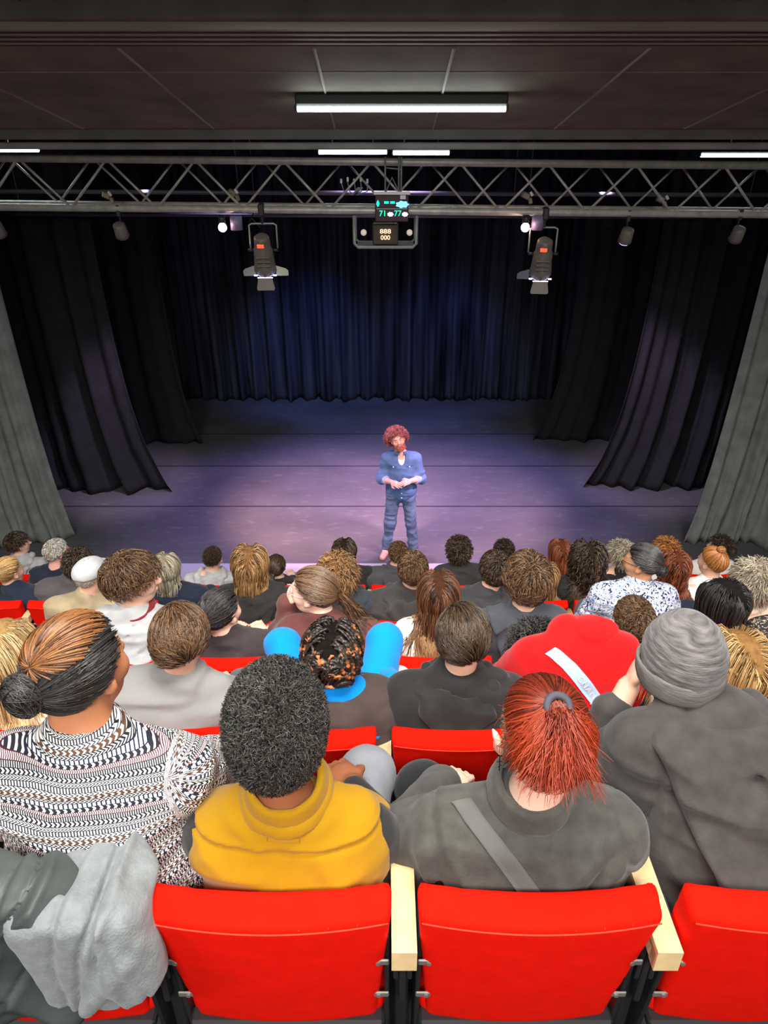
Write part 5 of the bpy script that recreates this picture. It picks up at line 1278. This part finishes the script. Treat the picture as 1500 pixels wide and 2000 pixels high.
glasses(g, r, mat('glasses_black', (.02, .02, .02), .3))
seat(3, 4, 'red seat behind the blue floral blouse, fourth row')
P('person with wavy silver-blond hair and cream top at the right edge', 3, 2.31, top=cream, hairm=HM['ashgrey'], skin='fair', hx=.01, dz=-.075, seed=27, hairs=cu(N=1500, L=.09, th=.03, rad=.0032, cfreq=60, hl='low', grav=.8))
seat(3, 5, 'red seat behind the cream top at right edge, fourth row')

# ================= fifth row
P('person with honey-coloured ponytail and navy top at the left picture edge', 4, -2.87, top=navy, top_name='top', hairm=HM['dblond'], skin='fair', hx=-.03, dz=-.12, seed=28, yaw=.5, hairs=dict(style='gather', N=900, L=.1, rad=.0026, th=.010, hl='std', gather=(-.1, -.9, .1), tail=.16, tail_dir=(-.3, -.5, -1), vol=.014))
seat(4, -5, 'red seat behind the navy top at the left edge, fifth row')
P('person with dark brown curls and dark grey shirt, behind the white cap', 4, -2.46, top=shark, top_name='shirt', hairm=HM['dbrown'], skin='fair', hx=.11, dz=-.05, w=1.05, seed=29, hairs=cu(N=900, L=.05, th=.022, rad=.0034))
seat(4, -4, 'red seat behind the dark grey shirt and brown curls, fifth row')
P('person with straight ash-blond bob and navy jacket, right of the maroon collar', 4, -1.63, top=navy, top_name='jacket', hairm=HM['ashgrey'], skin='fair', hx=-.05, dz=-.1, seed=30, hairs=lg(N=900, L=.15, rad=.0032, th=.02, hl='low'), collar=dict(h=.05, r=.066, t=.01))
seat(4, -3, 'red seat behind the navy jacket and ash-blond bob, fifth row')
P('person with straight light brown hair to the shoulders, white top behind the slate hoodie', 4, 1.22, top=white_f, top_name='top', hairm=HM['lbrown'], skin='fair', hx=.03, dz=-.165, seed=31, w=.9, hairs=lg(N=900, L=.34, rad=.0034, hl='low'))
seat(4, 3, 'red seat behind the light brown hair and white top, fifth row')
P('person with long dark spiral curls and black top', 4, 1.56, top=black_f, top_name='top', hairm=HM['dbrown'], skin='fair', dz=-.01, seed=32, hairs=lg(N=900, L=.36, rad=.0040, curl=.011, cfreq=70, vol=.25, th=.028, S=26, hl='low'))
seat(4, 4, 'red seat behind the long dark spiral curls, fifth row')
P('person with long wavy auburn-brown hair partly hidden by the floral blouse', 4, 2.24, top=black_f, top_name='top', hairm=HM['auburn'], skin='fair', dz=-.075, seed=33, hairs=lg(N=900, L=.34, rad=.0036, curl=.008, cfreq=40, vol=.12, hl='low', S=20))
seat(4, 5, 'red seat behind the long auburn-brown waves, fifth row')
P('person with strawberry blond hair tied in a high knot with white top', 4, 2.52, top=white_f, top_name='top', hairm=HM['ginger'], skin='fair', hx=0, dz=-.03, seed=34, yaw=-.5, hairs=dict(style='gather', N=900, L=.1, rad=.0026, th=.010, hl='std', gather=(0, -.4, .9), bun=((0, -.05, .135), (.032, .03, .026))))
seat(4, 6, 'red seat behind the strawberry blond knot and white top, fifth row')

# ================= sixth row
P('person with short silver hair and navy sweater near the left curtain', 5, -3.01, top=navy, hairm=HM['grey'], skin='pink', hx=.04, dz=-.025, w=1.05, seed=35, yaw=.7, hairs=st(N=800, L=.035, rad=.0032, th=.010))
seat(5, -5, 'red seat behind the silver hair and navy sweater, sixth row')
P('person with closely buzzed dark hair and pale grey hoodie', 5, -1.60, top=light_grey, top_name='hoodie', hairm=HM['dbrown'], skin='fair', hx=.035, dz=-.10, w=1.05, seed=36, hood=1.15, hairs=[dict(style='short', N=1200, L=.010, rad=.0016, th=.006, hl='high')])
seat(5, -2, 'red seat behind the buzzed hair and pale grey hoodie, sixth row')
P('child with dark hair gathered at the neck, right of the golden wavy hair', 5, -.99, top=black_f, top_name='top', hairm=HM['dbrown'], skin='fair', dz=-.185, seed=37, hs=.95, w=.85, hairs=dict(style='gather', N=700, L=.1, rad=.003, th=.012, hl='std', gather=(-.2, -.9, -.3), tail=.12, tail_dir=(-.1, -.3, -1), vol=.015))
seat(5, -1, 'red seat behind the child with gathered dark hair, sixth row')
P('person with wavy dark hair and black short-sleeved top above the curly brown hair', 5, -.33, top=black_f, top_name='top', hairm=HM['dbrown'], skin='fair', hx=-.03, dz=-.025, seed=38, sl_len=.1, hairs=lg(N=800, L=.2, rad=.0036, curl=.006, cfreq=40, th=.018))
seat(5, 0, 'red seat behind the wavy dark hair and black top, sixth row')
P('person with close-cropped brown hair and grey vest at the performer’s feet'.replace('’', "'"), 5, .07, top=FB('vest_grey', (74, 74, 76)), top_name='vest', hairm=HM['brown'], skin='fair', hx=.06, dz=-.05, w=1.05, seed=39, hood=1.0, hairs=st(N=900, L=.025, rad=.003, th=.009, hl='fade'))
seat(5, 1, 'red seat behind the close-cropped hair and grey vest, sixth row')
P('person with bushy black curls and black shirt, right of the performer', 5, .70, top=FB('soft_black', (56, 54, 54)), top_name='shirt', hairm=HM['dbrown'], skin='fair', hx=-.02, dz=-.01, w=1.05, seed=40, hairs=cu(N=1000, L=.06, th=.032, rad=.0038, curl=.008, hl='low'))
seat(5, 2, 'red seat behind the bushy black curls, sixth row')
P('person with long straight auburn hair, left of the dark spiral curls', 5, 1.60, top=white_f, top_name='top', hairm=HM['auburn'], skin='fair', dz=-.025, seed=41, hairs=lg(N=800, L=.30, rad=.0038, hl='low'))
seat(5, 4, 'red seat behind the long auburn hair, sixth row')
P('person with short wavy grey-blond hair and black top beside the floral blouse', 5, 2.15, top=black_f, top_name='top', hairm=HM['ashgrey'], skin='fair', dz=-.055, seed=42, yaw=-.7, hairs=cu(N=800, L=.07, th=.026, rad=.0038, cfreq=60, hl='low'))
seat(5, 5, 'red seat behind the grey-blond hair and black top, sixth row')
P('person with curly copper-ginger hair in the sixth row near right', 5, 2.56, top=white_f, top_name='top', hairm=HM['ginger'], skin='fair', dz=-.025, seed=43, hairs=cu(N=900, L=.07, th=.03, rad=.0038, cfreq=80, hl='low'))
seat(5, 6, 'red seat behind the copper-ginger curls, sixth row')

# ================= front row by the stage
P('person in profile with wavy dark hair and pale grey hoodie by the left curtain', 6, -3.84, top=light_grey, top_name='hoodie', hairm=HM['dbrown'], skin='fair', dz=-.005, seed=44, yaw=1.0, hood=1.1, w=1.1, hairs=st(N=900, L=.05, rad=.0036, th=.022, hl='std', rough=.015))
seat(6, -7, 'red seat behind the pale grey hoodie by left curtain, front row')
P('person with small dark curls in the front row, above the slate hoodie', 6, 1.265, top=black_f, top_name='top', hairm=HM['dbrown'], skin='fair', dz=-.09, seed=45, hairs=cu(N=700, L=.05, th=.026, rad=.004))
seat(6, 3, 'red seat behind the small dark curls, front row')
P('person with dark curls tied behind, white long-sleeved shirt, by the right curtain', 6, 3.46, top=white_f, top_name='shirt', hairm=HM['dbrown'], skin='fair', hx=.07, dz=-.04, w=1.15, seed=46, yaw=-.95, hairs=cu(N=900, L=.05, th=.02, rad=.0038, bun=((0, -.13, -.01), (.055, .05, .055))), larm=((-.42, .05, .80), (-.5, .25, .70)))
seat(6, 7, 'red seat behind the white shirt by the right curtain, front row')
# ================= the performer
def performer():
    X, Y = .215, 8.12
    root = empty('person', 'bearded performer with curly auburn hair, denim shirt and jeans standing on stage', 'person', (X, Y, 0.0), math.pi)
    dz_ = .43
    g = make_fig(head=(.05, .03, 1.225), yaw=-.12, pitch=-.05, roll=.30, sh=.965, ly=.0, w=1.0, fat=1.0, larm=((-.245, .02, .69), (-.10, .235, .755)), rarm=((.245, .02, .69), (.115, .235, .74)), lleg=((-.135, .035, .07), (-.175, .0, -.345)), rleg=((.135, .035, .07), (.185, .0, -.345)), neck=.058)
    g.toe = {-1: (-.05, .15), 1: (.05, .15)}
    up = np.array((0, 0, dz_))
    def mk(name, fn, lo, hi, h, m, par=root):
        V, F = surf(fn, lo, hi, h); return link(name, npmesh(name, V+up, F), m, par)
    lo, hi = skel_bounds(g, .13)
    bf = body_fn(g, True, ((.3, -.2, -.4), (-.3, -.2, -.4)), .55)
    mk('body', bf, lo, hi, .0065, SK['pink'])
    denim = mat('shirt_denim', srgb(74, 104, 150), .85, .35, 300, .16, 16); jeans = mat('jeans_blue', srgb(84, 104, 136), .85, .35, 260, .30, 9)
    def shirt(P_):
        f = torso_fn(P_, g, .016, True, 1, .30, .016)-folds(P_, 3, (7, 7, 12), .0055)
        f = smax(f, .375+.25*P_[:, 0]**2*4-P_[:, 2], .01)
        nk = ell(P_, (0, .10, g.sh+.05), (.045, .08, .10)); f = smax(f, -nk, .012)
        bt = (P_[:, 1] > 0)*.002*np.exp(-((P_[:, 0]+.012)/.004)**2); return f+bt
    so = mk('denim_shirt', shirt, lo, hi, .0075, denim)
    mk('undershirt', lambda P_: smax(torso_fn(P_, g, .006, True, 0), .385-P_[:, 2], .01), lo, hi, .010, white_f)
    # cuffs
    for s, (E, W) in ((-1, g.larm), (1, g.rarm)):
        E, W = np.array(E), np.array(W); a = E+(W-E)*.22; b = E+(W-E)*.48
        mk('rolled_cuff', lambda P_: np.maximum(cap(P_, a, b, .058, .054), np.maximum(((P_-b.astype(f32))@((b-a)/np.linalg.norm(b-a)).astype(f32))-.004, -((P_-a.astype(f32))@((b-a)/np.linalg.norm(b-a)).astype(f32))-.004))-.0015*vnoise(P_*40, 2), np.minimum(a, b)-.09, np.maximum(a, b)+.09, .0065, mat('cuff_denim', srgb(140, 156, 190), .85, .3, 300, .1, 16), so)
    fn, a, b = collar_fn(g, .034, .070, .007, True, 2)
    mk('collar', lambda P_: smax(fn(P_), -ell(P_, (0, .12, g.sh+.06), (.03, .08, .1)), .006), a, b, .006, denim, so)
    btn = mat('button_white', (.85, .85, .9), .3)
    def onfront(x, z):
        y = .5
        for _ in range(50): y -= max(0, float(shirt(np.array([[x, y, z]], f32))[0])*.8)
        return y
    k = MB()
    for z in (.93, .70, .625, .55, .48):
        y = onfront(-.004, z); b_ = MB(); b_.tube([(-.004, y, z+dz_), (-.004, y+.006, z+dz_)], .0095, 12); b_.build('button', btn, so, True)
    for s in (-1, 1):
        p = []
        for x in np.linspace(s*.055, s*.145, 8): p.append((x, onfront(x, .905)+.001, .905+dz_-.012*(1-abs((x-s*.1)/.045))))
        b_ = MB(); b_.tube(p, .0028, 5); b_.build('pocket_flap_seam', mat('denim_seam', srgb(30, 52, 104), .9), so, True)
        y = onfront(s*.1, .895); b_ = MB(); b_.tube([(s*.1, y, .893+dz_), (s*.1, y+.006, .893+dz_)], .009, 12); b_.build('button', btn, so, True)
    def jn(P_):
        f = smin(legs_fn(P_, g, .010, .97), ell(P_, (0, 0, .49), (.165, .125, .11)), .05)
        f = f-folds(P_, 21, (9, 9, 16), .006)-.006*np.abs(np.sin(P_[:, 2]*40+P_[:, 0]*9))*np.clip((-.12-P_[:, 2])*8, 0, 1)
        f = smax(f, P_[:, 2]-.50, .01); return smax(f, -.385-P_[:, 2], .008)
    mk('jeans', jn, lo, hi, .0085, jeans)
    shoe = mat('shoe_pink_suede', srgb(214, 166, 158), .8, .2, 200, .08, 20)
    for s, (K, A) in ((-1, g.lleg), (1, g.rleg)):
        A = np.array(A); fd = g.toe[s]
        def sh_(P_):
            q = smin(cap(P_, (A[0]-fd[0]*.3, A[1]-.045, -.375), (A[0]+fd[0], A[1]+fd[1], -.392), .046, .040), cap(P_, A+(0, 0, -.01), A+(0, .01, -.05), .048, .05), .03)
            return smax(q, -.430-P_[:, 2], .006)
        c_ = A+np.array((0, .05, -.04)); so_ = mk('shoe', sh_, c_-.17, c_+.2, .006, shoe)
        def sole(P_):
            q = cap(P_, (A[0]-fd[0]*.3, A[1]-.045, -.40), (A[0]+fd[0], A[1]+fd[1], -.40), .052, .046); return np.maximum(q, np.abs(P_[:, 2]+.420)-.010)
        mk('sole', sole, c_-.17, c_+.2, .006, mat('sole_dark', srgb(120, 84, 84), .8), so_)
    # hair and beard
    up3 = Fig(); up3.__dict__ = dict(g.__dict__); up3.head = g.head+up
    hm = hair_mat('performer', (104, 50, 48), (214, 132, 126), rough=.5)
    hair(up3, root, hm, style='ringlet', N=2200, L=.070, rad=.0030, th=.060, curl=.012, cfreq=80, S=12, grav=.25, hl='low', seed=5, shape=(1.12, .92, 1.0), shift=(.010, -.012, -.006), capn=.008)
    Vb = []; rng = np.random.default_rng(9)
    N = 700; az = rng.uniform(-1.35, 1.35, N); zz = rng.uniform(-.105, -.045, N)
    base = np.stack([.066*np.sin(az), .03+.068*np.cos(az), zz], 1); base = base[(np.abs(base[:, 0]) > .024) | (zz < -.066) | (np.abs(zz+.045) < .006)]
    N = len(base); d = np.stack([base[:, 0]*2, .3+0*base[:, 0], -1+0*base[:, 0]], 1)+rng.normal(size=(N, 3))*.3; d /= np.linalg.norm(d, axis=1)[:, None]
    stt = np.linspace(0, 1, 5); path = base[:, None]*np.array((.92, .97, 1))+d[:, None]*stt[None, :, None]*.024
    V, F = tubes((path@g.R.T)+up3.head, .0026*np.array([1, 1, .9, .7, .3]), 3)
    def bf_(P_):
        Q = (P_-up3.head.astype(f32))@g.R.astype(f32); f = smin(ell(Q, (0, .045, -.082), (.052, .052, .036)), smin(cap(Q, (-.062, .02, -.04), (-.035, .07, -.075), .016), cap(Q, (.062, .02, -.04), (.035, .07, -.075), .016), .02), .02)
        f = smin(f, cap(Q, (-.022, .096, -.040), (.022, .096, -.040), .006), .006)
        return smax(f, -ell(Q, (0, .105, -.054), (.020, .02, .007)), .003)
    V2, F2 = surf(bf_, up3.head-.14, up3.head+.14, .005)
    me = npmesh('beard', np.concatenate([V, V2]), np.concatenate([F, F2+len(V)])); at = me.attributes.new('strand', 'FLOAT', 'POINT'); at.data.foreach_set('value', np.concatenate([np.repeat(rng.random(N), 15), np.full(len(V2), .5)]).astype(f32))
    link('beard', me, hair_mat('beard', (150, 74, 62), (226, 140, 118), rough=.5), root)
    eye = mat('eye_dark', (.03, .02, .02), .2)
    for s in (-1, 1):
        p = (np.array((s*.031, .0905, .006))@g.R.T)+up3.head; import bmesh
        me = bpy.data.meshes.new('eye'); bm = bmesh.new(); bmesh.ops.create_uvsphere(bm, u_segments=10, v_segments=6, radius=.0055); bm.to_mesh(me); bm.free(); link('eye', me, eye, root, True, tuple(p))
        bb = MB(); bb.tube([tuple((np.array((s*(.016+.028*t), .0945-.006*t*t, .028+.006*math.sin(t*3)))@g.R.T)+up3.head) for t in np.linspace(0, 1, 6)], .003, 5); bb.build('eyebrow', MATS['hair_performer'], root, True)
performer()
# stand the seat prototype's unused slots aside: every copy is placed above
